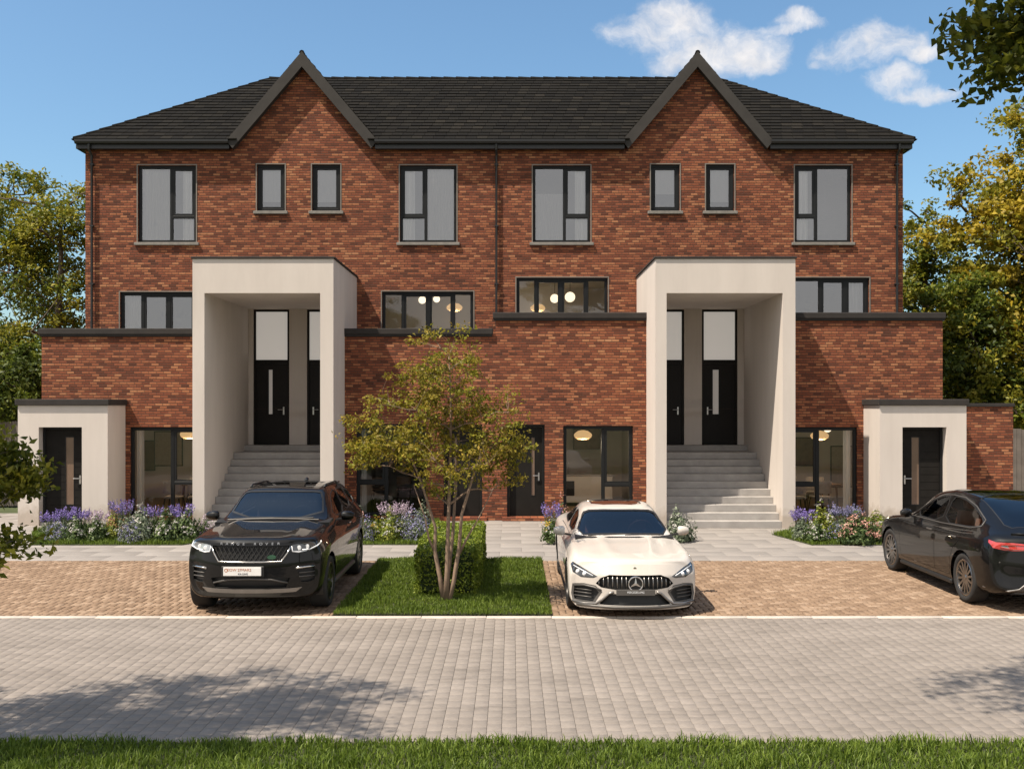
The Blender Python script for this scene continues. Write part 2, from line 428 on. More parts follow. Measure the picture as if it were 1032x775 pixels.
def window(x0, x1, z0, z1, y, mull=(), trans=(), sill=True, surround=True, inner=(), fw=.075, lab=None, gm='glass'):
    """Frame set 6 cm behind the brick face: mullions at X, transoms (xa, xb, z), casement sashes in the lights listed in INNER."""
    f = MB(); yf = y+.06; yb = yf+.08; m = M['frame']
    f.bbox(x0, x1, yf, yb, z1-fw, z1, m, .008); f.bbox(x0, x1, yf, yb, z0, z0+fw, m, .008)
    f.bbox(x0, x0+fw, yf+.002, yb-.002, z0+fw, z1-fw, m, .008); f.bbox(x1-fw, x1, yf+.002, yb-.002, z0+fw, z1-fw, m, .008)
    for x in mull: f.bbox(x-fw*.55, x+fw*.55, yf+.003, yb-.003, z0+fw, z1-fw, m, .008)
    for a, b, z in trans: f.bbox(a, b, yf+.004, yb-.004, z-fw*.5, z+fw*.5, m, .008)
    for a, b, c, d in inner:      # sash: a second slimmer frame
        w = .055
        f.box(a, b, yf+.012, yb-.012, d-w, d, m); f.box(a, b, yf+.012, yb-.012, c, c+w, m)
        f.box(a, a+w, yf+.012, yb-.012, c+w, d-w, m); f.box(b-w, b, yf+.012, yb-.012, c+w, d-w, m)
    o = bpart(f, 'window')
    if lab: o['label'] = lab
    g = MB(); edges = [x0+fw*.5, *mull, x1-fw*.5]
    for i, (a, b) in enumerate(zip(edges, edges[1:])):
        t = random.uniform(-.0016, .0016)
        g.quad((a, yf+.045+t, z0+fw*.5), (b, yf+.045-t, z0+fw*.5), (b, yf+.045-t*.5, z1-fw*.5), (a, yf+.045+t*1.5, z1-fw*.5), M[gm])
    bpart(g, 'pane', o)
    if sill:
        s = MB(); s.bbox(x0-.09, x1+.09, y-.065, y+.055, z0-.085, z0-.003, M['sill'], .01); bpart(s, 'sill', o)
    if surround:
        s = MB(); w = .032; q = M['surround']
        s.box(x0-w, x1+w, y-.012, y+.05, z1+.002, z1+w, q)
        s.box(x0-w, x0-.002, y-.012, y+.05, z0, z1, q); s.box(x1+.002, x1+w, y-.012, y+.05, z0, z1, q)
        bpart(s, 'surround', o)
    return o

def handle(parent, x, y, z, dirx, mat=None):
    h = MB(); q = mat or M['steel']
    h.bbox(x-.022, x+.022, y-.014, y-.001, z-.11, z+.11, q, .005)
    h.tube([(x, y-.01, z+.03), (x, y-.055, z+.03), (x+.06*dirx, y-.06, z+.03), (x+.15*dirx, y-.06, z+.03)], .0115, q, 8)
    bpart(h, 'handle', parent, smooth=True, auto=40)

def door(x0, x1, z0, z1, y, slab_mat, pane, hx, hz, pane_mat, transom=None, ribs=False):
    """Frame and slab in one mesh; the slim pane, the handle and the light over the door are children."""
    d = MB(); fw = .06; m = M['frame'] if slab_mat is M['door'] else M['blackdoor']
    d.bbox(x0, x0+fw, y, y+.1, z0, z1, m, .006); d.bbox(x1-fw, x1, y, y+.1, z0, z1, m, .006)
    d.bbox(x0+fw, x1-fw, y+.002, y+.098, z1-fw, z1, m, .006)
    top = z1-fw
    if transom:
        d.bbox(x0+fw, x1-fw, y+.003, y+.097, transom-.05, transom+.05, m, .006); top = transom-.05
    ys = y+.035
    a, b, c, e = pane
    xs = [x0+fw+.004, a, b, x1-fw-.004]; zs = [z0+.01, c, e, top-.004]
    for i in range(3):
        for j in range(3):
            if i == 1 and j == 1: continue
            if ribs and i != 1:      # horizontal grooves in the slab
                n = max(1, round((zs[j+1]-zs[j])/.19)); h = (zs[j+1]-zs[j])/n
                for k in range(n): d.box(xs[i], xs[i+1], ys, ys+.05, zs[j]+k*h+.006, zs[j]+(k+1)*h-.006, slab_mat)
                d.box(xs[i], xs[i+1], ys+.008, ys+.048, zs[j], zs[j+1], slab_mat)
            else: d.box(xs[i], xs[i+1], ys, ys+.05, zs[j], zs[j+1], slab_mat)
    o = bpart(d, 'door')
    p = MB(); p.box(a+.001, b-.001, ys+.012, ys+.03, c+.001, e-.001, pane_mat)
    w = .018
    for q in ((a, b, e-w, e), (a, b, c, c+w)): p.box(q[0], q[1], ys-.006, ys+.011, q[2], q[3], M['frame'])
    for q in ((a, a+w), (b-w, b)): p.box(q[0], q[1], ys-.006, ys+.011, c+w, e-w, M['frame'])
    bpart(p, 'pane', o)
    if transom:
        p = MB(); p.box(x0+fw-.01, x1-fw+.01, y+.05, y+.062, transom+.045, z1-fw+.005, M['transom']); bpart(p, 'transom_pane', o)
    handle(o, hx, ys, hz, 1 if hx < (x0+x1)/2 else -1)
    return o

# --- window and door data (positions measured in the photograph, then held as metres)
def U(px): return WX(px, YU)
def UZ(py): return WZ(py, YU)
def B(px): return WX(px, YB)
def BZ(py): return WZ(py, YB)
upper = []   # x0,x1,z0,z1,mull,trans,inner
for a, b, mu, nar in ((139, 197.5, 172, 1), (403, 460, 429, 0), (537, 595, 569, 1), (801, 858, 823, 0)):
    x0, x1, m, z0, z1 = U(a), U(b), U(mu), UZ(244.5), UZ(167); zt = UZ(218.5)
    lo, hi = (m, x1) if nar else (x0, m)
    upper.append((x0, x1, z0, z1, [m], [(lo, hi, zt)], [((lo+.04 if nar else lo+.075), (hi-.075 if nar else hi-.04), zt+.037, z1-.075)]))
small = []
for a, b in ((259, 287), (314.5, 343), (656, 685), (711.5, 740)):
    x0, x1 = U(a), U(b); small.append((x0, x1, UZ(213), UZ(166), [], [], [(x0+.075, x1-.075, UZ(213)+.075, UZ(166)-.075)]))
first = []
for a, b, t, bt, ms in ((121, 197, 294.5, 336, (143, 169.5)), (385, 477, 294, 336, (406, 432, 457)), (520.5, 612.5, 280, 320, (540, 565.5, 591.5)), (797, 876, 280, 320, (827.5, 853))):
    first.append((U(a), U(b), UZ(bt), UZ(t), [U(q) for q in ms], [], []))
ground = []
for a, b, t, ms, tr in ((131, 206, 430.5, [173], 487), (359, 429.5, 427, [389], 487), (567.7, 638, 429, [608], 489), (793, 864, 430.5, [824.5], 489)):
    ground.append([B(a), B(b), .12, BZ(t), [B(q) for q in ms], tr])
bdoors = [(B(447), B(486), .10, BZ(428)), (B(511), B(549), .10, BZ(428))]

# --- walls
XL, XR = U(86), U(910); ZT = 10.12
BL, BM, BR = B(42), B(499.5), B(950)
PL, PR = WZ(331, YB)-.16, WZ(315, YB)-.16          # brick tops of the two boxes, under the copings
xl = [WX(q, YP) for q in (194, 206, 322.7, 336)]; xr = [WX(q, YP) for q in (660.6, 671.8, 788.8, 801.6)]
ground[0][1] = xl[0]-.003; ground[3][0] = xr[3]+.003
w = MB(); b = M['brick']
hs = [q[:4] for q in upper+small+first] + [(xl[1]-.06, xl[2]+.06, .0, 5.9), (xr[1]-.06, xr[2]+.06, .0, 5.9)]
holes_wall(w, XL, XR, 2.86, ZT, YU, [(a, c, max(d, 2.86), e) for a, c, d, e in hs], b)
YK = 37.2
w.quad((XL,YK,0), (XL,YU,0), (XL,YU,ZT), (XL,YK,ZT), b); w.quad((XR,YU,0), (XR,YK,0), (XR,YK,ZT), (XR,YU,ZT), b)
w.quad((XR,YK,0), (XL,YK,0), (XL,YK,ZT), (XR,YK,ZT), b)
gab = []
for cx in (WX(304, YE), WX(703.3, YE)):
    apz = WZ(52, YE); hw = 2.03; gab.append((cx, apz, hw))
    k = .985
    w.poly([(cx-1.93, YU, ZT), (cx+1.93, YU, ZT), (cx, YU, apz-.14)], b)
bpart(w, 'brick_wall')
w = MB()
hb = [tuple(g[:4]) for g in ground]
segs = [(BL, xl[0]+.1, PL), (xl[3]-.1, BM, PL), (BM, xr[0]+.1, PR), (xr[3]-.1, BR, PR)]      # the portals stand between them
for (x0, x1, zt), hs in zip(segs, ([hb[0]], [hb[1], bdoors[0]], [hb[2], bdoors[1]], [hb[3]])):
    w = MB(); holes_wall(w, x0, x1, 0, zt, YB, hs, b)
    w.quad((x0, YB+.22, zt), (x1, YB+.22, zt), (x1, YB+.22, zt-.5), (x0, YB+.22, zt-.5), b)      # back of the parapet
    w.quad((x0, YB, zt), (x1, YB, zt), (x1, YB+.22, zt), (x0, YB+.22, zt), b)
    w.quad((x0, YB+.22, zt-.5), (x1, YB+.22, zt-.5), (x1, YU, zt-.45), (x0, YU, zt-.45), M['coping'])
    if x0 == BL: w.quad((BL,YU,0), (BL,YB,0), (BL,YB,PL), (BL,YU,PL), b)
    if x1 == BR: w.quad((BR,YB,0), (BR,YU,0), (BR,YU,PR), (BR,YB,PR), b)
    if x0 == BM: w.quad((BM,YU,PL), (BM,YB,PL), (BM,YB,PR), (BM,YU,PR), b)
    bpart(w, 'lower_brick_wall')
# red brick door steps
w = MB()
for (x0, x1, z0, z1) in bdoors: w.bbox(x0-.12, x1+.12, YB-.16, YB-.004, .005, .095, b, .006)
bpart(w, 'door_step')
# copings
for i, (x0, x1, zt) in enumerate(segs):
    c = MB(); x0 -= (.06, 0, .07, 0)[i]; x1 += (0, -.071, 0, .06)[i]
    c.bbox(x0, x1, YB-.07, YB+.28, zt+.002, zt+.155, M['coping'], .012); c.box(x0+.02, x1-.02, YB-.045, YB-.002, zt-.05, zt, M['coping'])
    if i == 0: c.bbox(x0, BL+.26, YB+.285, YU-.004, zt+.002, zt+.15, M['coping'], .012)
    if i == 3: c.bbox(BR-.26, x1, YB+.285, YU-.004, zt+.002, zt+.15, M['coping'], .012)
    bpart(c, 'parapet_coping')

# --- windows
for q in upper+small: window(*q[:4], YU, q[4], q[5], True, True, q[6], gm='glass_up')
for n1, q in enumerate(first):
    xs = [q[0]+.0375, *q[4], q[1]-.0375]
    window(*q[:4], YU, q[4], q[5], False, True, [(a+.035, c-.035, q[2]+.075, q[3]-.075) for a, c in zip(xs, xs[1:])][1:3], fw=.085, gm='glass_mid' if n1 in (1, 2) else 'glass_up')
for i, (x0, x1, z0, z1, mu, tr) in enumerate(ground):
    tz = BZ(tr); m = mu[0]
    span = ((m, x1), (x0, m), (m, x1), (x0, m))[i]
    window(x0, x1, z0, z1, YB, mu, [(span[0], span[1], tz)], False, False, [(span[0]+.045, span[1]-.045, tz+.04, z1-.08)], fw=.085)
for i, (x0, x1, z0, z1) in enumerate(bdoors):
    wd = x1-x0
    pa = (x1-.36, x1-.24, .62, 2.15) if i else (x0+.24, x0+.36, .62, 2.15)
    door(x0, x1, z0, z1, YB+.10, M['door'], pa, x1-.15 if i else x0+.15, 1.12, M['bronzepane'])

# --- portals: pillars, roof slab, inner door wall, steps
ZO, ZPT = WZ(295.5, YP), WZ(261, YP)
LAND = 1.70
for side, X in ((0, xl), (1, xr)):
    p = MB(); r = M['render']
    p.box(X[0], X[1], YP, YU-.003, 0, ZO, r); p.box(X[2], X[3], YP, YU-.003, 0, ZO, r)
    p.box(X[0], X[3], YP, YU-.003, ZO, ZPT, r)
    p.box(X[1]-.02, X[1]+.0, YU-.002, YD+.3, 0, ZO+.1, r); p.box(X[2], X[2]+.02, YU-.002, YD+.3, 0, ZO+.1, r)
    p.box(X[1], X[2], YU-.002, YD+.3, ZO, ZO+.1, r)
    if side == 0: dd = [(WX(255.4, YD), WX(291.5, YD)), (WX(309.3, YD), WX(345, YD))]
    else: dd = [(WX(653.8, YD), WX(689.6, YD)), (WX(707.4, YD), WX(743.3, YD))]
    # keep the outer door of each pair inside the opening
    dd = [(max(a, X[1]+.08), min(c, X[2]-.06)) for a, c in dd]
    zd0, zd1, ztr = LAND+.15, WZ(312, YD), WZ(364.5, YD)
    holes_wall(p, X[1], X[2], LAND+.15, ZO, YD, [(a, c, zd0, zd1) for a, c in dd], r, .14)
    port = bpart(p, 'entrance_portal')
    c = MB(); c.bbox(X[0]-.035, X[3]+.035, YP-.035, YU-.006, ZPT+.002, ZPT+.055, M['coping'], .01); bpart(c, 'portal_coping', port)
    for i, (a, e) in enumerate(dd):
        left = (side == 0)
        wd = e-a
        pane = (a+.40, a+.54, WZ(418, YD), WZ(372, YD)) if left else (a+.30, a+.50, WZ(418, YD), WZ(372, YD))
        if not left and i == 0: pane = (e-1.0*wd+.02+.25, e-.62, WZ(418, YD), WZ(372, YD))
        hx = (e-.17) if left and i == 0 else ((a+.17) if left else ((e-.17) if i == 0 else a+.17))
        if wd < .8: pane = (a+wd*.42, a+wd*.62, pane[2], pane[3])
        door(a, e, zd0, zd1, YD+.03, M['blackdoor'], pane, hx, WZ(414, YD), M['frosted'], ztr)
    s = MB(); n = 10; rise = LAND/n; go = .28
    for k in range(n):
        s.bbox(X[1]+.001, X[2]-.001, YP+.05+k*go-.012, (YP+.05+(k+1)*go+.02) if k < n-1 else YD+.2, k*rise+.001, (k+1)*rise, M['concrete'], .008)
    s.bbox(X[1]+.001, X[2]-.001, YU-.05, YD+.25, LAND+.001, LAND+.15, M['concrete'], .008)
    bpart(s, 'entrance_steps')

# --- porches
for side, (x0, x1, d0, d1) in enumerate(((WX(18, YH), WX(108.5, YH), WX(39, YH), WX(82.5, YH)), (WX(886.6, YH), WX(974, YH), WX(909.5, YH), WX(954, YH)))):
    p = MB(); r = M['render']; zt = WZ(408.5, YH); dz = WZ(430.5, YH)
    holes_wall(p, x0, x1, 0, zt, YH, [(d0, d1, .0, dz)], r, .34)
    p.quad((x0,YB,0), (x0,YH,0), (x0,YH,zt), (x0,YB,zt), r); p.quad((x1,YH,0), (x1,YB-.002,0), (x1,YB-.002,zt), (x1,YH,zt), r)
    o = bpart(p, 'porch')
    c = MB(); c.bbox(x0-.05, x1+.05, YH-.06, YB-.004, zt+.001, WZ(402.3, YH), M['coping'], .012); bpart(c, 'porch_roof', o)
    c = MB(); c.bbox(d0+.003, d1-.003, YH+.05, YH+.34, .004, .07, M['concrete'], .006); bpart(c, 'threshold', o)
    if side == 0: pa = (WX(65.5, YH+.25), WX(75, YH+.25), WZ(509, YH+.25), WZ(440, YH+.25)); hx = d1-.15
    else: pa = (WX(918, YH+.25), WX(927, YH+.25), WZ(509, YH+.25), WZ(440, YH+.25)); hx = d0+.15
    door(d0, d1, .075, dz-.002, YH+.22, M['door'], pa, hx, 1.12, M['bronzepane'], None, True)

# --- roof: a hipped roof of single tiles
zE, yR, zR = 10.27, 32.55, WZ(79.5, 32.55)
eL, eR, rL, rR = WX(73.5, YE), WX(922.5, YE), WX(272, yR), WX(723, yR)
yB = 37.45
roof = MB()
def tiles(mb, e0, e1, r0, r1, gauge=.262, tw=.30, lift=.034, skip=None):
    """Tile courses over the quad e0-e1 (eave) r1-r0 (ridge)."""
    e0, e1, r0, r1 = map(Vector, (e0, e1, r0, r1))
    ax = (e1-e0).normalized()
    up = ((r0-e0) - ax*(r0-e0).dot(ax)); L = up.length; up.normalize()
    nrm = ax.cross(up).normalized()
    if nrm.z < 0: nrm = -nrm
    n = round(L/gauge); g = L/n
    W0 = (e1-e0).length; s0, s1 = (r0-e0).dot(ax), (r1-e0).dot(ax)
    for k in range(n):
        a0, a1 = k/n, (k+1)/n
        lo0, hi0 = s0*a0, W0+(s1-W0)*a0; lo1, hi1 = s0*a1, W0+(s1-W0)*a1
        x = min(lo0, lo1)-random.random()*.02-(tw*.5 if k % 2 else 0)
        while x < max(hi0, hi1):
            xa, xb = x+.004, x+tw-.004; x += tw
            A, Bq = min(max(xa, lo0), hi0), min(max(xb, lo0), hi0); C, D = min(max(xa, lo1), hi1), min(max(xb, lo1), hi1)
            if Bq-A < .02 and D-C < .02: continue
            if skip and skip(e0+ax*((A+Bq)/2)+up*(k*g)): continue
            j = random.uniform(-.007, .009); t = random.uniform(-.004, .004)
            p0 = e0+ax*A+up*(k*g-.045+j)+nrm*(lift+t); p1 = e0+ax*Bq+up*(k*g-.045+j+random.uniform(-.003,.003))+nrm*(lift+t)
            p2 = e0+ax*D+up*((k+1)*g)+nrm*.006; p3 = e0+ax*C+up*((k+1)*g)+nrm*.006
            i = len(mb.v); q0 = p0-nrm*.03; q1 = p1-nrm*.03
            mb.v += [tuple(v) for v in (p0, p1, p2, p3, q0, q1)]
            kk = mb.mi(M['tile'])
            mb.f += [(i, i+1, i+2, i+3), (i+4, i+5, i+1, i), (i+4, i, i+3), (i+1, i+5, i+2)]; mb.m += [kk]*4
    lo = .35 if skip else 0.
    mb.poly([tuple(v-nrm*.02) for v in (e0.lerp(r0, lo/L*1.) if lo else e0, e1.lerp(r1, lo/L*1.) if lo else e1, r1, r0)], M['gutter'])
def under_gable(p): return any(abs(p.x-cx) < (hw-.12)*(az-p.z)/(az-10.27) and p.z < az for cx, az, hw in gab)
tiles(roof, (eL,YE,zE), (eR,YE,zE), (rL,yR,zR), (rR,yR,zR), skip=under_gable)
tiles(roof, (eL,yB,zE), (eL,YE,zE), (rL,yR+.001,zR), (rL,yR,zR))
tiles(roof, (eR,YE,zE), (eR,yB,zE), (rR,yR,zR), (rR,yR+.001,zR))
roof.poly([(eR,yB,zE), (eL,yB,zE), (rL,yR,zR), (rR,yR,zR)], M['tile'])
rf = bpart(roof, 'tiled_roof')
def ridge(mb, p, q, r=.085):
    p, q = Vector(p), Vector(q); n = max(1, round((q-p).length/.40)); d = (q-p)/n
    for k in range(n):
        a = p+d*k-d*.03; c = p+d*(k+1)+d*.04
        mb.tube([a+Vector((0,0,-.02)), c+Vector((0,0,-.035))], [r*1.05, r*.92], M['tile'], 8)
rd = MB()
ridge(rd, (rL,yR,zR), (rR,yR,zR)); ridge(rd, (eL+.03,YE+.03,zE+.03), (rL,yR,zR), .07); ridge(rd, (eR-.03,YE+.03,zE+.03), (rR,yR,zR), .07)
bpart(rd, 'ridge_tiles', rf)
# gables: two small pitched roofs dying into the main slope, broad dark barge boards in front
slope = (zR-zE)/(yR-YE)
for cx, az, hw in gab:
    g = MB(); zf = 10.29; sl = (az-zf)/hw; y0 = YE+.045
    tipy = YE+(az-zE)/slope
    for sgn in (-1, 1):
        e0 = (cx+sgn*(hw-.02), y0, zf+.02); r0 = (cx, y0, az-.02)
        e1 = (cx+sgn*(hw-.02), YE+.5, zf+.02); r1 = (cx, tipy, az-.02)
        if sgn < 0: tiles(g, e1, e0, r1, r0, .24, .27)
        else: tiles(g, e0, e1, r0, r1, .24, .27)
    o = bpart(g, 'gable_roof')
    rd = MB(); ridge(rd, (cx,y0-.03,az-.01), (cx,tipy,az-.01), .07); bpart(rd, 'ridge_tiles', o)
    for sgn in (-1, 1):
        bb = MB(); wv = .27*math.sqrt(1+sl*sl); zb = 10.02; xi = (az-wv-zb)/sl     # a board 0.27 m wide, cut level at its foot
        P = [(cx, YE, az), (cx+sgn*hw, YE, zf), (cx+sgn*hw, YE, zf-.12), (cx+sgn*xi, YE, zb), (cx, YE, az-wv)]
        if sgn > 0: P = P[::-1]
        bb.prism(P, (0, .045, 0), M['board'])
        # soffit behind the board
        R = [(cx, YE+.046, az-wv+.02), (cx, YU-.003, az-wv+.02), (cx+sgn*(xi+.02), YU-.003, zb+.01), (cx+sgn*(xi+.02), YE+.046, zb+.01)]
        bb.poly(R, M['board'])
        bpart(bb, 'barge_board')
# fascia, soffit and gutter between the gables
gx = [(eL+.06, gab[0][0]-gab[0][2]+.02), (gab[0][0]+gab[0][2]-.02, gab[1][0]-gab[1][2]+.02), (gab[1][0]+gab[1][2]-.02, eR-.06)]
fa = MB()
for a, c in gx: fa.box(a, c, YE+.05, YE+.08, 10.02, 10.24, M['gutter'])
for a, c in gx: fa.box(a, c, YE+.081, YU-.002, 10.03, 10.05, M['gutter'])
fa.box(eL+.06, eL+.09, YE+.085, yB, 10.02, 10.24, M['gutter']); fa.box(eR-.09, eR-.06, YE+.085, yB, 10.02, 10.24, M['gutter'])
fa.box(eL+.091, XL-.002, YE+.085, yB, 10.03, 10.05, M['gutter']); fa.box(XR+.002, eR-.091, YE+.085, yB, 10.03, 10.05, M['gutter'])
fa.box(XL, XR, YU+.2, yB-.4, 10.10, 10.12, M['gutter'])
bpart(fa, 'fascia')
for a, c in gx:
    gt = MB()
    pr = [(YE+.045, 10.245), (YE+.04, 10.17), (YE+.00, 10.135), (YE-.05, 10.145), (YE-.075, 10.19), (YE-.078, 10.25), (YE-.066, 10.25), (YE-.06, 10.2), (YE-.03, 10.16), (YE+.01, 10.15), (YE+.03, 10.19), (YE+.033, 10.245)]
    gt.prism([(a, y, z) for y, z in pr], (c-a, 0, 0), M['gutter'])
    bpart(gt, 'gutter')
for px, zb in ((93.5, PL+.17), (500.3, PR+.17), (903, PR+.17)):
    x = U(px); d = MB(); q = M['gutter']
    d.tube([(x, YE-.015, 10.13), (x, YE-.01, 9.99), (x, YU-.07, 9.86), (x, YU-.07, zb-.25)], .034, q, 10)
    for z in (9.6, 7.9, 6.3): d.box(x-.055, x+.055, YU-.105, YU-.002, z, z+.035, q)
    bpart(d, 'downpipe', smooth=True, auto=40)
# inner walls, floors, ceilings; the door panes' hall glow is put into their material
inn = MB(); q = M['interior']; fl = M['floorboard']
yb = 32.0
free = [(XL+.05, xl[0]+.2), (xl[3]-.2, xr[0]+.2), (xr[3]-.2, XR-.05)]; shut = [(xl[0]+.201, xl[3]-.201), (xr[0]+.201, xr[3]-.201)]
for z, h, mt in ((.06, -.05, fl), (3.55, -.05, fl), (7.0, -.05, fl), (2.85, .06, q), (6.62, .06, q), (9.95, .06, q)):
    for a, c in free: inn.box(a, c, (YB+.2 if z < 3 else YU+.2), yb, min(z, z+h), max(z, z+h), mt)
    for a, c in shut: inn.box(a, c, (YU+.2 if z > 6.7 else YD+.36), yb, min(z, z+h), max(z, z+h), mt)
inn.box(XL+.05, XR-.05, yb, yb+.1, 0, 10, q)
for x in (XL+.06, XR-.16, -.49): inn.box(x, x+.1, YU+.2, yb-.002, .061, 9.94, q)
for x in (BL+.1, BR-.2, -.49): inn.box(x, x+.1, YB+.2, YU+.19, .061, 2.84, q)
for x in (xl[0]-.0, xl[3]-.1, xr[0], xr[3]-.1): inn.box(x, x+.1, YU+.35, yb-.002, .061, 6.61, q)
for x in (U(225), U(301), U(372), U(625), U(698), U(770)): inn.box(x-.05, x+.05, YU+.25, yb-.002, 7.01, 9.94, q)
inn.box(XL+.2, XR-.2, YU+1.6, YU+1.7, 7.01, 9.94, q)
bpart(inn, 'interior_wall')

# ------------------------------------------------------------------ things behind the windows
def net_curtain(x0, x1, z0, z1, y, label, amp=.025, wl=.11, mat='net'):
    n = max(8, int((x1-x0)/.018)); v = []; f = []
    for i in range(n+1):
        x = x0+(x1-x0)*i/n
        for z, k in ((z0, 1.15), ((z0+z1)/2, 1.), (z1, .8)):
            v.append((x, y+amp*k*(math.sin(2*math.pi*x/wl)+.35*math.sin(2*math.pi*x/wl*2.3+1)), z))
    for i in range(n):
        for j in range(2): a = i*3+j; f.append((a, a+3, a+4, a+1))
    o = np_mesh('net_curtain' if mat == 'net' else 'side_curtain', v, f, M[mat], None, True)
    return tag(o, label, 'curtain')
wl = ['upper bedroom window by the corner downpipe, under the hip end', 'upper window just beside the middle downpipe, pale panes', 'upper window with blue-topped pane beside the middle downpipe', 'upper window by the corner downpipe and the yellow trees']
for i, q in enumerate(upper):
    x0, x1, z0, z1, mu = q[:5]; m = mu[0]
    wide = (x0+.05, m-.02) if i in (0, 2) else (m+.02, x1-.05)
    top = z1-.75 if i == 2 else z1-.02
    if i != 3:
        net_curtain(wide[0], wide[1], z0+.02, top, YU+.20, ('white net curtain filling the wide pane of the ' + ('corner upper window over the first porch' if i == 0 else 'tall window next to the first gable' if i == 1 else 'blue-topped tall window'))[:120], .012, .085)
    nx = (x1-.42, x1-.06) if i in (0, 2) else (x0+.06, x0+.40)
    net_curtain(nx[0], nx[1], z0+.02, z1-.02, YU+.175, ['white side curtain in narrow light of the upper corner window near bare-branched tree', 'white side curtain in narrow light of the tall window beside the first gable', 'white side curtain in narrow light of the blue-topped tall window', 'white side curtain in narrow light of the corner window near yellow trees'][i], .03, .12, 'curtain')
for i, q in enumerate(small):
    net_curtain(q[0]+.04, q[1]-.04, q[2]+(.28 if i != 2 else .5), q[3]-.02, YU+.165, ['white blind in the first small window under the first gable', 'white blind in the second small window under the first gable', 'short blind in the small window with bluish pane under the second gable', 'white blind in the small window with lit reveal under the second gable'][i], .004, .05)
net_curtain(U(123), U(141), first[0][2]+.02, first[0][3]-.02, YU+.25, 'striped white curtain in the first floor window over the corner parapet', .025, .09)
net_curtain(U(856), U(873), first[3][2]+.02, first[3][3]-.02, YU+.25, 'white curtain in the first floor window above the second corner parapet', .025, .09)
net_curtain(B(134), B(141), .14, ground[0][3]-.03, YB+.28, 'narrow white curtain at the dining window beside the lavender porch', .03, .1)
net_curtain(B(853), B(860.5), .14, ground[3][3]-.03, YB+.28, 'narrow white curtain at the dining window beside the pink flowers', .03, .1)
net_curtain(B(363), B(368), .14, ground[1][3]-.03, YB+.28, 'narrow white curtain at the stool window behind the slender tree', .03, .1)

def pendant(px, py, Y, r, ztop, label, kind='oval'):
    x, y, z = W(px, py, Y)
    t = thing('pendant_lamp', label, 'lamp', (x, y, ztop), 0, 'lit pendant lamps behind the windows')
    c = MB(); c.tube([(0,0,0), (0,0,z-ztop+r*.3)], .008, M['cord'], 6); c.lathe([(0, -.001), (.05, -.002), (.05, -.02), (0, -.03)], M['cord'], 12); c.build('cord', t)
    s = MB()
    if kind == 'oval': pr = [(.03, r*.55), (r*.55, r*.46), (r*.92, r*.18), (r, 0), (r*.9, -r*.26), (r*.55, -r*.46), (.03, -r*.5)]
    else: pr = [(r*math.sin(a), r*math.cos(a)) for a in np.linspace(.12, math.pi-.05, 10)]
    s.lathe([(a, bq+z-ztop) for a, bq in pr], M['shade'] if kind == 'oval' else M['globe'], 20)
    s.build('shade', t, smooth=True)
    if kind == 'oval':      # the lamp is lit: its bulb
        li = bpy.data.lights.new('bulb', 'POINT'); li.energy = 24 if py > 400 else 13; li.color = (1., .80, .56); li.shadow_soft_size = .12
        lo = bpy.data.objects.new('bulb', li); COL.objects.link(lo); lo.parent = t; lo.location = (0, 0, z-ztop-r*.5-.16)
pendant(191.5, 437.5, 28.0, .27, 2.84, 'tan oval pendant lamp over the dining table by the lavender bed')
pendant(587.5, 438.5, 27.8, .25, 2.84, 'cream oval pendant lamp over the kitchen behind the white car')
pendant(826, 439, 28.0, .25, 2.84, 'tan oval pendant lamp in the dining room near the pink flowers')
pendant(834, 431.5, 29.2, .12, 2.84, 'small round lit globe lamp just beside the tan dining pendant', 'globe')
pendant(458, 310, 30.2, .24, 6.61, 'tan oval pendant in the first floor window above the slender tree')
pendant(425.5, 302.5, 29.6, .11, 6.61, 'lit globe lamp in the second light of the window above the slender tree', 'globe')
pendant(440, 301.5, 29.9, .10, 6.61, 'smaller lit globe in the third light of the window above the slender tree', 'globe')
pendant(559, 301, 29.8, .13, 6.61, 'lit globe lamp in the second light of the window by the middle downpipe', 'globe')
pendant(574.5, 299.5, 29.6, .15, 6.61, 'larger lit globe cluster in the third light of the window by the middle downpipe', 'globe')
pendant(542, 310.5, 30.6, .23, 6.61, 'tan oval pendant low in the window by the middle downpipe')

def chair(x, y, rz, label, stool=False):
    t = thing('bar_stool' if stool else 'dining_chair', label, 'stool' if stool else 'chair', (x, y, .06), rz, 'seats inside the ground floor rooms')
    h = .70 if stool else .46; w = .19 if stool else .23
    s = MB(); s.bbox(-w, w, -w, w, h-.06, h, M['cloth'] if not stool else M['wood'], .02); s.build('seat', t)
    s = MB(); k = 10; top = h+(.28 if stool else .40)
    pts = [(-w*1.05*math.cos(math.pi*i/k)*1., w*(.55+.5*math.sin(math.pi*i/k))) for i in range(k+1)]
    for (a, c), (d, e) in zip(pts, pts[1:]): s.prism([(a, c, h+.08), (d, e, h+.08), (d, e, top), (a, c, top)], (0, .03, 0), M['cloth'] if not stool else M['wood'])
    s.build('backrest', t)
    for a in (-1, 1):
        for c in (-1, 1):
            l = MB(); l.tube([(a*w*.8, c*w*.8, h-.05), (a*w*1.05, c*w*1.05, 0)], [.018, .012], M['plastic'], 6); l.build('leg', t)
def table(x, y, w, d, label):
    t = thing('dining_table', label, 'table', (x, y, .06))
    s = MB(); s.bbox(-w/2, w/2, -d/2, d/2, .71, .75, M['wood'], .01); s.build('tabletop', t)
    for a in (-1, 1):
        for c in (-1, 1):
            l = MB(); l.tube([(a*(w/2-.12), c*(d/2-.1), .71), (a*(w/2-.08), c*(d/2-.07), 0)], [.035, .022], M['wood'], 8); l.build('leg', t)
table(B(178)+.35, 28.1, 1.6, .9, 'walnut dining table in the room behind the lavender bed')
chair(B(158), 27.5, math.pi, 'beige dining chair seen through the first pane behind the lavender bed')
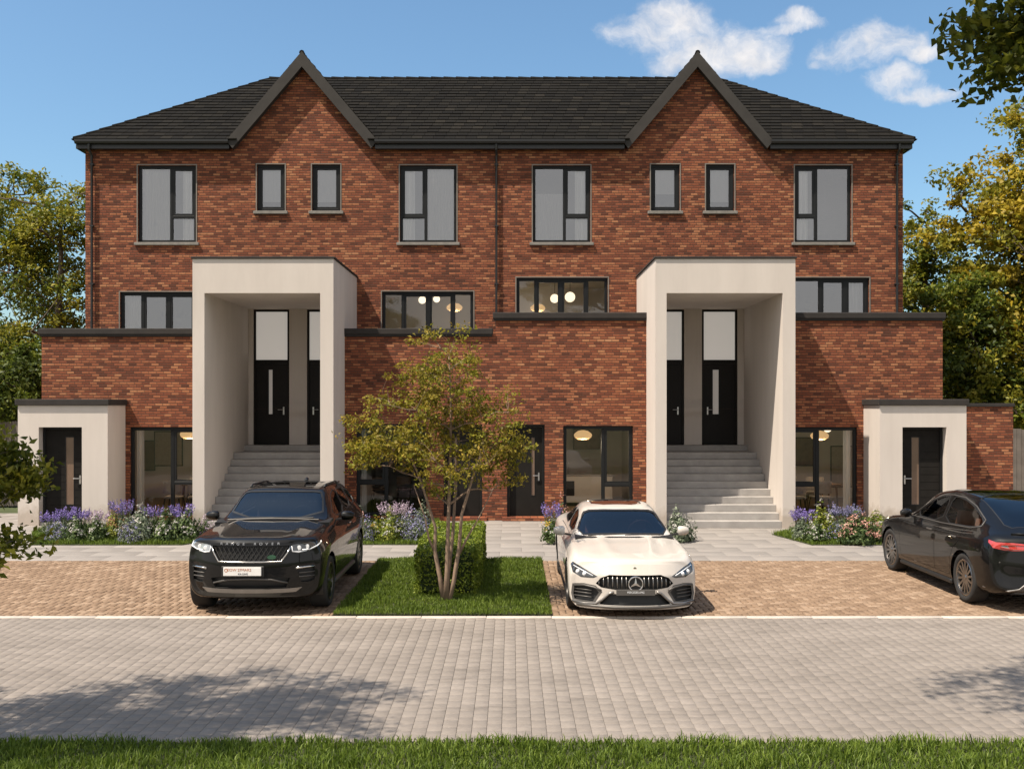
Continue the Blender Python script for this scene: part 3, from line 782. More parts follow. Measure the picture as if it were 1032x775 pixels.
chair(B(184), 27.45, math.pi, 'beige dining chair in front of the table behind the lavender bed')
chair(B(165), 28.9, 0, 'beige dining chair at the far side of the lavender room table')
table(B(838), 28.1, 1.5, .9, 'walnut dining table in the room behind the pink flowers')
chair(B(816), 27.5, math.pi, 'beige dining chair by the open pane behind the pink flowers')
chair(B(842), 27.45, math.pi+.2, 'beige dining chair in front of the table behind the pink flowers')
chair(B(852), 28.8, -.4, 'beige dining chair turned at the far end of the pink flower room')
chair(B(377), 27.1, 0, 'dark bar stool behind the window beside the slender tree', True)
chair(B(403), 27.2, .2, 'second dark bar stool deeper behind the slender tree', True)
def picture(px, py, Y, w, h, mat, label):
    x, y, z = W(px, py, Y); t = thing('wall_picture', label, 'picture', (x, y, z))
    f = MB(); f.bbox(-w/2, w/2, -.03, 0, -h/2, h/2, M['plastic'], .006); f.build('frame', t)
    f = MB(); f.box(-w/2+.03, w/2-.03, -.034, -.031, -h/2+.03, h/2-.03, mat); f.build('print', t)
picture(148, 459, 31.97, .55, .95, M['wood'], 'tall dark picture on the back wall of the lavender dining room')
picture(170, 452, 31.97, .9, 1.1, M['cloth'], 'pale wide picture on the back wall behind the lavender dining table')
picture(812, 455, 31.97, .8, .9, M['wood'], 'dark picture on the back wall of the pink flower dining room')
picture(848, 470, 31.97, .7, 1.3, M['cloth'], 'tall beige picture beside the curtain of the pink flower dining room')
k = thing('kitchen_counter', 'pale kitchen counter with dark oven behind the white car', 'counter', (B(592), 29.6, .06))
s = MB(); s.box(-.95, .95, -.3, .3, .1, .86, M['cabinet']); s.box(-.93, .93, -.25, .28, 0, .1, M['plastic']); s.build('cabinet', k)
s = MB(); s.bbox(-.98, .98, -.33, .31, .861, .90, M['concrete'], .006); s.build('worktop', k)
s = MB(); s.bbox(-.72, -.14, -.318, -.302, .3, .72, M['plastic'], .005); s.build('oven', k)
s = MB(); s.tube([(-.3, .1, .9), (-.3, .1, 1.22), (-.3, -.06, 1.26), (-.3, -.1, 1.18)], .014, M['steel'], 8); s.build('tap', k, smooth=True)
k = thing('wall_cabinet', 'dark wood wall cabinet beside the cream kitchen pendant', 'cabinet', (B(607), 31.75, 1.6))
s = MB(); s.box(-.4, .4, -.2, .2, 0, .75, M['wood']); s.build('carcass', k)
s = MB(); s.bbox(-.39, -.005, -.222, -.202, .01, .74, M['wood'], .004); s.bbox(.005, .39, -.222, -.202, .01, .74, M['wood'], .004); s.build('cabinet_door', k)
# ------------------------------------------------------------------ ground, paving, lawns
YR0, YR1, YS0, YS1 = 9.04, 14.24, 19.46, 24.5      # road near edge, kerb, bay end, pavement end
me = MB(); me.quad((-400,-300,-.06), (400,-300,-.06), (400,900,-.06), (-400,900,-.06), M['earth']); struct(me.build('ground'))
for nm, y0, y1 in (('road_bed', YR0-.02, YR1), ('parking_bed', YR1+.12, YS0)):
    me = MB(); me.quad((-16,y0,-.014), (16,y0,-.014), (16,y1,-.014), (-16,y1,-.014), M['joint']); struct(me.build(nm))

def pavers(name, rects, mat, top=0., dep=.03, ch=.006, jit=.0018):
    """Blocks with a chamfered top edge; RECTS (n,5): x0,x1,y0,y1,tilt."""
    r = np.asarray(rects, np.float64); n = len(r)
    x0, x1, y0, y1 = r[:, 0], r[:, 1], r[:, 2], r[:, 3]
    zt = top + RNG.uniform(-jit, jit, (n, 4)); v = np.zeros((n, 12, 3))
    cs = ((x0, y0, 1, 1), (x1, y0, -1, 1), (x1, y1, -1, -1), (x0, y1, 1, -1))
    for k, (cx, cy, sx, sy) in enumerate(cs):
        v[:, k] = np.stack([cx+sx*ch, cy+sy*ch, zt[:, k]], 1)
        v[:, 4+k] = np.stack([cx, cy, zt[:, k]-ch*.8], 1)
        v[:, 8+k] = np.stack([cx, cy, np.full(n, top-dep)], 1)
    f = [[0, 1, 2, 3]]
    for a in (0, 4):
        for k in range(4): f.append([a+4+k, a+4+(k+1) % 4, a+(k+1) % 4, a+k])
    f = np.array(f)[None] + (np.arange(n)*12)[:, None, None]
    return np_mesh(name, v.reshape(-1, 3), f.reshape(-1, 4), mat)
rows = []; g = .003; x = -15.; k = 0
while x < 15:                      # blocks run lengthwise in columns, each column slipped by half a block
    h = .138; y = YR0-(.11 if k % 2 else 0)-random.random()*.03; k += 1
    while y < YR1-.03:
        a, c = max(y, YR0), min(y+.21, YR1)
        if c-a > .03: rows.append((x+g*.5, x+h-g*.5, a+.0015, c-.0015))
        y += .21
    x += h
struct(pavers('road', rows, M['road'], 0., .03, .003, .0007))
# parking bays: herringbone of 200 x 100 blocks, three fields round the lawn
LX0, LX1, LY0, LY1 = -2.53, .56, 14.42, 19.55
def herring(x0, x1, y0, y1, L=.20, Wd=.10):
    out = []; nx = int((x1-x0)/Wd)+6; ny = int((y1-y0)/Wd)+6; seen = set()
    for j in range(-4, ny):
        for i in range(-4, nx):
            m = (i-j) % 4
            if m == 0: r = (i, i+2, j, j+1)
            elif m == 3: r = (i, i+1, j-0, j+2) if ((i-(j+1)) % 4) == 2 else None
            else: r = None
            if r is None: continue
            a, b_, c, d = x0+r[0]*Wd, x0+r[1]*Wd, y0+r[2]*Wd, y0+r[3]*Wd
            a, b_ = max(a, x0), min(b_, x1); c, d = max(c, y0), min(d, y1)
            if b_-a < .03 or d-c < .03: continue
            out.append((a+.005, b_-.005, c+.006, d-.006))
    return out
rows = herring(-15, LX0-.02, YR1+.12, YS0-.005) + herring(LX1+.02, 15, YR1+.12, YS0-.005)
struct(pavers('parking_bay', rows, M['bay'], .004, .03, .011, .002))
# kerb line flush with the road
rows = []; x = -15.
while x < 15: rows.append((x+.003, x+.912, YR1+.005, YR1+.115)); x += .915
struct(pavers('kerb', rows, M['kerb'], .012, .06, .008, .0002))
# pavement slabs (cut round the planting beds is not needed: beds stand on them as raised soil)
rows = []; y = YS0; k = 0
while y < 27.9:
    x = -16+(k % 2)*.45
    while x < 16: rows.append((x+.0015, x+.8985, y+.0015, min(y+.60, 27.9)-.0015)); x += .90
    y += .60; k += 1
struct(pavers('pavement', rows, M['slab'], .004, .03, .0025, .0006))
me = MB(); me.quad((-16,YS0,-.01), (16,YS0,-.01), (16,28,-.01), (-16,28,-.01), M['joint']); struct(me.build('pavement_bed'))

# ------------------------------------------------------------------ grass
def inside(px, py, poly):
    r = np.zeros(len(px), bool); n = len(poly)
    for i in range(n):
        x0, y0 = poly[i]; x1, y1 = poly[(i+1) % n]
        c = ((y0 > py) != (y1 > py)) & (px < (x1-x0)*(py-y0)/((y1-y0) or 1e-9)+x0)
        r ^= c
    return r
def grass(name, poly, dens, h0, h1, label, z=.02, mat=None, spread=.5, width=.0035, cat='grass', dens_y=None):
    xs = [p[0] for p in poly]; ys = [p[1] for p in poly]
    n = int(dens*(max(xs)-min(xs))*(max(ys)-min(ys)))
    px = RNG.uniform(min(xs), max(xs), n); py = RNG.uniform(min(ys), max(ys), n)
    k = inside(px, py, poly)
    if dens_y is not None: k &= RNG.random(n) < dens_y(py)
    px, py = px[k], py[k]; n = len(px)
    tuft = .75+.35*np.sin(px*5.3+1.7*np.sin(py*4.1))*np.sin(py*6.1+px*1.9)+RNG.normal(0, .12, n)
    h = RNG.uniform(h0, h1, n)*np.clip(tuft, .45, 1.4)
    a = RNG.uniform(0, 2*np.pi, n); lean = RNG.uniform(.1, spread, n)*h; b = RNG.uniform(0, 2*np.pi, n)
    wx, wy = np.cos(a)*width, np.sin(a)*width; lx, ly = np.cos(b)*lean, np.sin(b)*lean
    v = np.zeros((n, 5, 3)); zz = np.full(n, z)
    v[:, 0] = np.stack([px-wx, py-wy, zz], 1); v[:, 1] = np.stack([px+wx, py+wy, zz], 1)
    v[:, 2] = np.stack([px-wx*.8+lx*.35, py-wy*.8+ly*.35, zz+h*.6], 1); v[:, 3] = np.stack([px+wx*.8+lx*.35, py+wy*.8+ly*.35, zz+h*.6], 1)
    v[:, 4] = np.stack([px+lx, py+ly, zz+h*np.sqrt(np.clip(1-(lean/h)**2*.5, .3, 1))], 1)
    f = np.array([[0, 1, 3], [0, 3, 2], [2, 3, 4]])[None]+(np.arange(n)*5)[:, None, None]
    o = np_mesh(name, v.reshape(-1, 3), f.reshape(-1, 3), mat or M['grass'])
    return tag(o, label, cat, None, 'stuff')
def soil(poly, z, mat, name):
    m = MB(); m.prism([(x, y, -.02) for x, y in poly][::-1], (0, 0, z+.02), mat); return struct(m.build(name))
lawn = [(LX0, LY0), (LX1, LY0), (LX1, LY1), (LX0, LY1)]
soil(lawn, .03, M['soil'], 'lawn_soil')
grass('lawn_grass', [(LX0-.01, LY0-.05), (LX1+.01, LY0-.05), (LX1+.01, LY1), (LX0-.01, LY1)], 2600, .045, .085, 'mown rectangle of lawn grass between the black car and the white car', .03, None, .8, .0052)
verge = [(-16, -2), (16, -2), (16, YR0-.03), (-16, YR0-.03)]
soil(verge, .0, M['soil'], 'verge_soil')
grass('verge_grass', [(-5.6, 6.9), (5.6, 6.9), (5.6, YR0+.0), (-5.6, YR0+.0)], 2800, .05, .11, 'dense strip of lush grass along the near edge of the paved road', 0., None, .9, .0055)
grass('rough_grass', [(-15, 4.5), (15, 4.5), (15, 6.9), (-15, 6.9)], 350, .06, .12, 'thinner grass in front of the dense strip at the road edge', 0., None, .7, .006)
BEDS = {
 'A': ([(-10.15,21.55), (-7.0,21.55), (-6.35,22.7), (-6.75,24.3), (-9.9,24.75), (-11.25,24.6), (-11.1,23.5)], 'grass edging of the lavender bed beside the black front-facing car'),
 'B': ([(-4.25,21.6), (-1.85,21.6), (-1.85,25.9), (-4.25,25.9)], 'grass edging of the flower bed behind the clipped hedge'),
 'C': ([(.72,22.3), (1.0,21.9), (3.6,21.9), (3.98,22.3), (3.65,23.4), (3.2,24.9), (.9,24.9)], 'grass edging of the bed behind the white car'),
 'D': ([(6.35,21.55), (9.0,21.55), (9.0,24.8), (6.95,24.4), (6.5,23.9), (5.95,23.3)], 'grass edging of the pink flower bed beside the dark saloon'),
}
for key, (poly, lab) in BEDS.items():
    soil(poly, .018, M['soil'], 'bed_soil')
    grass('bed_grass', poly, 2000, .07, .13, lab, .018, None, .7, .005)

# ------------------------------------------------------------------ leaves
def leaves(name, P, N, size, mat, parent, asp=.5, fold=.25, up=None):
    """One folded diamond per point P, facing N."""
    P = np.asarray(P, np.float64); n = len(P)
    N = N/np.maximum(np.linalg.norm(N, axis=1, keepdims=True), 1e-6)
    R = RNG.normal(0, 1, (n, 3)) if up is None else up+RNG.normal(0, .35, (n, 3))
    A = R-N*np.sum(R*N, 1, keepdims=True); A /= np.maximum(np.linalg.norm(A, axis=1, keepdims=True), 1e-6)
    Bv = np.cross(N, A); s = (np.asarray(size)*RNG.uniform(.65, 1.25, n))[:, None]
    v = np.zeros((n, 4, 3))
    v[:, 0] = P-A*s*.5; v[:, 2] = P+A*s*.5-N*s*.12
    v[:, 1] = P+Bv*s*asp*.5+N*s*fold*.5-A*s*.06; v[:, 3] = P-Bv*s*asp*.5+N*s*fold*.5-A*s*.06
    f = np.arange(n*4).reshape(-1, 4)
    return np_mesh(name, v.reshape(-1, 3), f, mat, parent)
def rnd_dirs(n, bias=(0,0,.35)):
    d = RNG.normal(0, 1, (n, 3)); d /= np.linalg.norm(d, axis=1, keepdims=True); return d+np.array(bias)

def tree(name, label, cat, base, trunk, tr, blobs, nclump, nleaf, lsize, clump_r, mats, nlimb=9, bark='bark', group=None, flat=.7, shell=.5, asp=.55, seed=1, gap=0.):
    """Tapered trunk with limbs that reach into clumps of leaves. TRUNK: points from the base; BLOBS: (centre, radii, share)."""
    global RNG
    keep = RNG; RNG = np.random.default_rng(seed); rr = random.Random(seed)
    t = thing(name, label, cat, base, 0, group)
    C = []
    tot = sum(b[2] for b in blobs)
    for c, r, sh in blobs:
        k = max(1, int(nclump*sh/tot)); d = RNG.normal(0, 1, (k, 3)); d /= np.linalg.norm(d, axis=1, keepdims=True)
        rad = RNG.uniform(0, 1, k)**(1/3*(1-shell)+.12)
        lump = 1+.22*np.sin(d[:, 0]*4+c[0])*np.cos(d[:, 1]*5+c[1])+.15*np.sin(d[:, 2]*7+c[2])
        C.append(np.array(c)+d*(rad*lump)[:, None]*np.array(r))
    C = np.concatenate(C)
    if gap: C = C[(np.sin(C[:, 0]*2.1/gap+1)*np.sin(C[:, 2]*2.6/gap+2)*np.sin(C[:, 1]*2.3/gap)) > -.28]
    mb = MB(); TP = [Vector(p) for p in trunk]
    m = len(TP); mb.tube(TP, [tr*(1-.75*i/(m-1))*(1.25 if i == 0 else 1) for i in range(m)], M[bark], 9)
    skel = [(p, tr*(1-.75*i/(m-1))) for i, p in enumerate(TP)]
    dense = []
    for i in range(m-1):
        for q in range(4): dense.append((TP[i].lerp(TP[i+1], q/4), tr*(1-.75*(i+q/4)/(m-1))))
    dense.append((TP[-1], tr*.25))
    # limbs: farthest-point picks among the clumps
    idx = [int(RNG.integers(len(C)))]
    dist = np.linalg.norm(C-C[idx[0]], axis=1)
    for _ in range(nlimb-1):
        j = int(np.argmax(dist)); idx.append(j); dist = np.minimum(dist, np.linalg.norm(C-C[j], axis=1))
    nodes = list(dense)
    def join(target, pool, r_end, r_max, wob, n=6):
        best = None
        for p, r in pool:
            dz = target.z-p.z; d = (target-p).length
            cost = d + (2.2*max(0, .25*d-dz))
            if best is None or cost < best[0]: best = (cost, p, r)
        _, p, r = best; L = (target-p).length
        mid = p.lerp(target, .5)+Vector((rr.gauss(0, wob*L), rr.gauss(0, wob*L), L*.10))
        pts = []
        for q in range(n+1):
            u = q/n; pts.append(p*(1-u)**2+mid*2*u*(1-u)+target*u*u)
            if 0 < q < n: pts[-1] += Vector((rr.gauss(0, .02*L), rr.gauss(0, .02*L), rr.gauss(0, .02*L)))
        r0 = min(r*.75, r_max)
        rad = [r0+(r_end-r0)*q/n for q in range(n+1)]
        mb.tube(pts, rad, M[bark], 6 if r0 > .03 else 4, False)
        return list(zip(pts, rad))
    for j in idx:
        nodes += join(Vector(C[j]), dense, tr*.08, tr*.5, .10, 8)
    twig_r = tr*.05
    order = np.argsort(np.linalg.norm(C-np.array(TP[-1]), axis=1))
    step = max(1, len(nodes)//160)
    for j in order:
        nodes_s = nodes[::step] if len(nodes) > 400 else nodes
        seg = join(Vector(C[j]), nodes_s, twig_r*.35, twig_r*2.2, .09, 3)
        if rr.random() < .3: nodes.append(seg[-2])
    mb.build('trunk', t, smooth=True)
    per = np.maximum(3, (nleaf*RNG.uniform(.4, 1.5, len(C))).astype(int))
    ci = np.repeat(np.arange(len(C)), per); n = len(ci)
    off = np.clip(RNG.normal(0, 1, (n, 3)), -1.55, 1.55)*np.array([1, 1, flat])*clump_r*RNG.uniform(.5, 1.2, len(C))[ci][:, None]*.6
    P = C[ci]+off
    cen = C.mean(0); out = P-cen; out /= np.maximum(np.linalg.norm(out, axis=1, keepdims=True), 1e-6)
    N = RNG.normal(0, .75, (n, 3))+out*.35+np.array([0, 0, .55])
    pick = RNG.random(len(C))
    cum = 0.
    names = [k for k, _ in mats]
    for q, (mk, share) in enumerate(mats):
        s = (pick >= cum) & (pick < cum+share+1e-9); cum += share
        sel = s[ci]
        if sel.any(): leaves('crown', P[sel], N[sel], lsize, M[mk], t, asp)
    RNG = keep
    return t

# slender multi-stem tree in the lawn
def amel():
    bx, by = -1.0, 15.35
    t = tree('slender_tree', 'slender multi-stem tree with bronze green leaves in front of the clipped hedge', 'tree', (bx, by, .03),
         [(.0,0,-.05), (.02,0,.45), (.03,.02,1.0), (.06,.03,1.9), (.08,.02,2.8), (.05,0,3.7)], .042,
         [((.05,0,3.4), (.62,.55,.85), 1.2), ((-.75,.1,2.55), (.85,.6,.55), 1.35), ((.6,.0,2.45), (.70,.6,.62), 1.2), ((.05,-.1,2.2), (.8,.7,.7), 1.2), ((-1.15,0,2.25), (.55,.4,.32), .5), ((.98,0,2.2), (.35,.3,.42), .4), ((-.35,.1,3.25), (.55,.5,.4), .6)],
         590, 28, .063, .16, [('leaf_amel', .6), ('leaf_olive', .4)], 14, 'palebark', None, .55, .35, .5, 5, .55)
    m = MB()
    for pts in ([(-.03,.02,-.05), (-.09,.03,.35), (-.17,.05,.75), (-.16,.05,1.1), (-.35,.08,1.7), (-.62,.1,2.4)],
                [(.04,.0,-.05), (.12,.02,.3), (.20,.03,.8), (.24,.0,1.3), (.42,.0,1.9), (.62,.02,2.5)],
                [(.02,.05,-.05), (.03,.1,.4), (.10,.14,1.0), (.14,.16,1.7), (.2,.2,2.6)],
                [(-.17,.05,.72), (-.26,.02,.95), (-.31,.0,1.25), (-.48,-.04,1.75)],
                [(.20,.03,.70), (.34,.0,.98), (.50,-.02,1.25), (.72,.0,1.7)]):
        m.tube(pts, [.040*(1-.72*i/(len(pts)-1))*(1 if len(pts) > 4 else .5) for i in range(len(pts))], M['palebark'], 8)
    o = m.build('stem', t, smooth=True)
amel()

# clipped hedge: a block of small leaves over twiggy core
def hedge():
    x0, x1, y0, y1, h = -1.53, -.52, 15.75, 19.5, .74
    t = thing('box_hedge', 'clipped bright green box hedge behind the slender tree on the lawn', 'hedge', ((x0+x1)/2, (y0+y1)/2, .03))
    c = MB(); c.bbox(-.42, .42, -1.78, 1.78, .0, h-.10, simple('hedge_core', (.020, .035, .008), .95, 0, .4, 20), .06); c.build('twig_core', t)
    n = 15000; hx, hy = (x1-x0)/2, (y1-y0)/2
    f = RNG.random(n); P = np.zeros((n, 3)); N = np.zeros((n, 3))
    u, v_ = RNG.uniform(-1, 1, n), RNG.uniform(-1, 1, n)
    a_top, a_fr, a_sd = 4*hx*hy, 2*hx*h, 2*hy*h; tot = a_top+2*a_fr+2*a_sd
    cuts = np.cumsum([a_top, a_fr, a_fr, a_sd, a_sd])/tot; k = np.searchsorted(cuts, f)
    vz = (v_*.5+.5)*h
    for i, (fx, fy, fz, nn) in enumerate(((u*hx, v_*hy, h, (0,0,1)), (u*hx, -hy, vz, (0,-1,.2)), (u*hx, hy, vz, (0,1,.2)), (-hx, u*hy, vz, (-1,0,.2)), (hx, u*hy, vz, (1,0,.2)))):
        s = k == i
        P[s] = np.stack([np.broadcast_to(fx, n)[s], np.broadcast_to(fy, n)[s], np.broadcast_to(fz, n)[s]], 1); N[s] = nn
    bump = .03*np.sin(P[:, 0]*7+P[:, 1]*3)+.02*np.sin(P[:, 1]*9+P[:, 2]*8)
    P += N*(bump-np.abs(RNG.normal(0, .035, n)))[:, None]
    rd = np.clip((np.abs(P[:, 0])/hx)**6+(np.abs(P[:, 1])/hy)**16+(P[:, 2]/h)**6, 0, 3)-1
    P[:, 2] -= np.clip(rd, 0, 1)*.03; P[:, 0] *= 1-np.clip(rd, 0, 1)*.03
    leaves('foliage', P, N*.55+RNG.normal(0, .6, (n, 3)), .048, M['hedge'], t, .6)
hedge()

# ------------------------------------------------------------------ bed plants
def blob_pts(n, r, h, z0=.0, fill=.35):
    d = RNG.normal(0, 1, (n, 3)); d[:, 2] = np.abs(d[:, 2]); d /= np.linalg.norm(d, axis=1, keepdims=True)
    q = RNG.uniform(fill, 1, n)[:, None]**.6
    lump = (1+.18*np.sin(d[:, :1]*6+1)+.15*np.cos(d[:, 1:2]*7))
    P = d*q*lump*np.array([r, r, h]); P[:, 2] += z0
    return P, d
def tuft(P, q=1): return P
def plant(name, label, x, y, r, h, kind, fol='leaf_grey', fl='fl_white', z=.05, cat='plant'):
    t = thing(name, label, cat, (x, y, z), random.random()*6)
    s = MB()
    for _ in range(10):
        a = random.random()*6.28; q = random.random()*r*.7; s.tube([(0,0,-.01), (math.cos(a)*q*.5, math.sin(a)*q*.5, h*.4), (math.cos(a)*q, math.sin(a)*q, h*.75)], [.007, .005, .003], M['stemg'], 4)
    if kind == 'lavender':
        n = int(420*(r/.25)**2); P, d = blob_pts(n, r, h*.55); leaves('foliage', P, d+RNG.normal(0, .5, (n, 3)), .085, M[fol], t, .22, .1, np.array([0,0,1.]))
        k = int(46*(r/.25)**1.6); a = RNG.uniform(0, 6.28, k); q = np.sqrt(RNG.random(k))*r*1.05
        hh = h*RNG.uniform(.72, 1.08, k); PP = []
        for i in range(k):
            bx, by = math.cos(a[i])*q[i]*.6, math.sin(a[i])*q[i]*.6; tx, ty = math.cos(a[i])*q[i]*1.15, math.sin(a[i])*q[i]*1.15
            s.tube([(bx,by,h*.3), (tx,ty,hh[i])], [.004, .003], M['stemg'], 3, False)
            m = 15; w = np.linspace(.62, 1.04, m)
            PP.append(np.stack([bx+(tx-bx)*w, by+(ty-by)*w, h*.3+(hh[i]-h*.3)*w], 1)+RNG.normal(0, .011, (m, 3)))
        PP = np.concatenate(PP); leaves('flower_spikes', PP, RNG.normal(0, 1, PP.shape), .034, M[fl], t, .7)['kind'] = 'stuff'
    elif kind == 'catmint':
        n = int(520*(r/.25)**2); P, d = blob_pts(n, r, h*.85); leaves('foliage', P, d+RNG.normal(0, .5, (n, 3)), .055, M[fol], t, .5)
        n = int(430*(r/.25)**2); P, d = blob_pts(n, r*1.05, h, 0, .8); leaves('blooms', P, d+RNG.normal(0, .7, (n, 3)), .032, M[fl], t, .8)['kind'] = 'stuff'
    else:   # leafy shrub with flower heads
        n = int(760*(r/.25)**2); P, d = blob_pts(n, r, h); leaves('foliage', P, d+RNG.normal(0, .45, (n, 3)), .075, M[fol], t, .55)
        if fl:
            k = int((34 if kind == 'heads' else 38)*(r/.25)**1.6); P, d = blob_pts(k, r*1.0, h*.98, .02, .93)
            keepz = P[:, 2] > h*.28; P, d = P[keepz], d[keepz]; k = len(P)
            m = 14 if kind == 'heads' else 7; rad = .042 if kind == 'heads' else .025
            PP = np.repeat(P, m, 0)+RNG.normal(0, rad, (k*m, 3))*np.array([1,1,.6]); leaves('blooms', PP, np.repeat(d, m, 0)+RNG.normal(0, .4, (k*m, 3)), .034, M[fl], t, .8)['kind'] = 'stuff'
    s.build('stem', t)
def G(px, py, z=.05):
    Y = F*(CAMZ-z)/(py-HZ); return WX(px, Y), Y
def pl(name, label, px, pb, ptop, wpx, kind, fol, fl=None, cat='plant'):
    x, y = G(px, pb); h = WZ(ptop, y)-.05; r = wpx/F*y/2
    plant(name, label, x, y, r, h, kind, fol, fl, .05, cat)
L = 'lavender'
pl(L, 'purple lavender clump at the path end of the bed by the first porch', 51, 537, 517, 20, L, 'leaf_grey', 'fl_purple')
pl(L, 'purple lavender clump in front of the handle-side edge of the first porch door', 66, 537, 514, 20, L, 'leaf_grey', 'fl_purple')
pl(L, 'tall purple lavender clump just past the first porch door edge', 79, 536.5, 513, 20, L, 'leaf_grey', 'fl_purple')
pl('flowering_herb', 'pale mauve flower wisps against the cream wall of the first porch', 96, 535.5, 516, 26, L, 'leaf_bed', 'fl_mauve')
pl('catmint', 'grey leaved mound under the lavender at the first porch door', 57, 543.5, 526, 22, 'catmint', 'leaf_grey', 'fl_blue')
pl('leafy_shrub', 'dark green shrub edged in white, nearer the porch path', 76, 544.5, 525, 24, 'shrub', 'leaf_bed', 'fl_white')
pl('leafy_shrub', 'dark green shrub with pale tips next to the bronze grass clump', 98, 544, 524, 22, 'shrub', 'leaf_bed', 'leaf_lime' and 'fl_white')
pl('bronze_perennial', 'bronze and mauve perennial clump below the porch corner', 115, 542, 519, 22, 'heads', 'leaf_lime', 'fl_bronze')
pl(L, 'thin lavender spikes behind the bronze perennial at the porch corner', 123, 533, 506, 22, L, 'leaf_grey', 'fl_purple')
pl('flowering_shrub', 'broad white and mauve flowering mound under the dining window', 141, 544, 516, 36, 'shrub', 'leaf_grey', 'fl_white')
pl('catmint', 'blue-grey mound in front of the white mound under the dining window', 133, 545.5, 526, 22, 'catmint', 'leaf_grey', 'fl_blue')
pl('flowering_shrub', 'white flowering mound in the middle of the dining window bed', 167, 544, 518, 30, 'shrub', 'leaf_bed', 'fl_white')
pl(L, 'lavender spikes before the glass of the dining window', 153, 534, 511, 20, L, 'leaf_grey', 'fl_purple')
pl(L, 'lavender spikes against the pillar base of the first portal', 183, 534, 510, 24, L, 'leaf_grey', 'fl_purple')
pl('leafy_shrub', 'green shrub with pale flowers beside the black SUV headlight', 189, 543.5, 519, 28, 'shrub', 'leaf_bed', 'fl_white')
pl('catmint', 'low mauve mound by the mirror of the black SUV', 207, 541, 522, 20, 'catmint', 'leaf_bed', 'fl_mauve')
# bed behind the hedge
pl('flowering_shrub', 'pink topped flower clump beside the tail of the black SUV', 362, 541, 513, 16, 'heads', 'leaf_grey', 'fl_pink')
pl('catmint', 'blue flowering mound beside the tail of the black SUV', 370, 544, 522, 20, 'catmint', 'leaf_grey', 'fl_blue')
pl('yellow_perennial', 'small yellow flower clump in the bed behind the hedge', 379, 541.5, 523, 13, 'heads', 'leaf_lime', 'fl_yellow')
pl('flowering_shrub', 'silvery green mound with white flowers in the bed behind the hedge', 393, 544, 518, 28, 'shrub', 'leaf_lime', 'fl_white')
pl(L, 'mauve spikes behind the silvery mound under the stool window', 398, 533, 508, 30, L, 'leaf_grey', 'fl_mauve')
pl('catmint', 'wide blue-violet mound next to the hedge corner', 417, 543, 516, 34, 'catmint', 'leaf_grey', 'fl_blue')
pl('leafy_shrub', 'grey green sage clump by the brick pier behind the hedge', 426, 532, 510, 20, 'shrub', 'leaf_grey', None)
# bed behind the white car
pl(L, 'purple and pink spiked clump beside the grey front door and white car', 556, 538, 508, 20, L, 'leaf_bed', 'fl_purple')
pl('yellow_perennial', 'little yellow flower clump beside the white car', 553, 539, 521, 9, 'heads', 'leaf_lime', 'fl_yellow')
pl('flowering_shrub', 'low cream flowered green clump at the white car door mirror', 557, 546, 527, 20, 'shrub', 'leaf_bed', 'fl_white')
pl('flowering_shrub', 'pink flower clump peeping over the white car roof edge', 566, 534, 506, 14, 'heads', 'leaf_bed', 'fl_pink')
pl('leafy_shrub', 'silver leaved round shrub in front of the second portal steps', 684, 543.5, 516, 30, 'shrub', 'leaf_grey', 'fl_white')
# bed beside the saloon
pl(L, 'purple lavender clump against the pillar of the second portal', 810, 538, 514, 26, L, 'leaf_grey', 'fl_purple')
pl('leafy_shrub', 'blue grey shrub in front of the second portal lavender', 808, 542, 525, 18, 'shrub', 'leaf_grey', None)
pl('flowering_shrub', 'tall lime and white flowering shrub before the second dining window', 828, 542, 512, 28, 'shrub', 'leaf_lime', 'fl_white')
pl('flowering_shrub', 'low white flowered mound at the grass edge below the lime shrub', 822, 545, 528, 22, 'shrub', 'leaf_bed', 'fl_white')
pl(L, 'dusky lavender spikes before the pane edge of the second dining window', 853, 534, 510, 30, L, 'leaf_grey', 'fl_blue')
pl('catmint', 'dark violet mound between lime shrub and pink flowers', 842, 544, 526, 16, 'catmint', 'leaf_bed', 'fl_blue')
pl('pink_flower_shrub', 'large salmon pink flower clump beside the front wheel of the dark saloon', 864, 546.5, 519, 34, 'heads', 'leaf_bed', 'fl_pink')
pl('pink_flower_shrub', 'smaller pink flower clump half hidden by the dark saloon nose', 882, 545, 526, 22, 'heads', 'leaf_bed', 'fl_pink')
pl('leafy_shrub', 'pale lime shrub against the second porch behind the pink flowers', 884, 535, 517, 24, 'shrub', 'leaf_lime', 'fl_white')

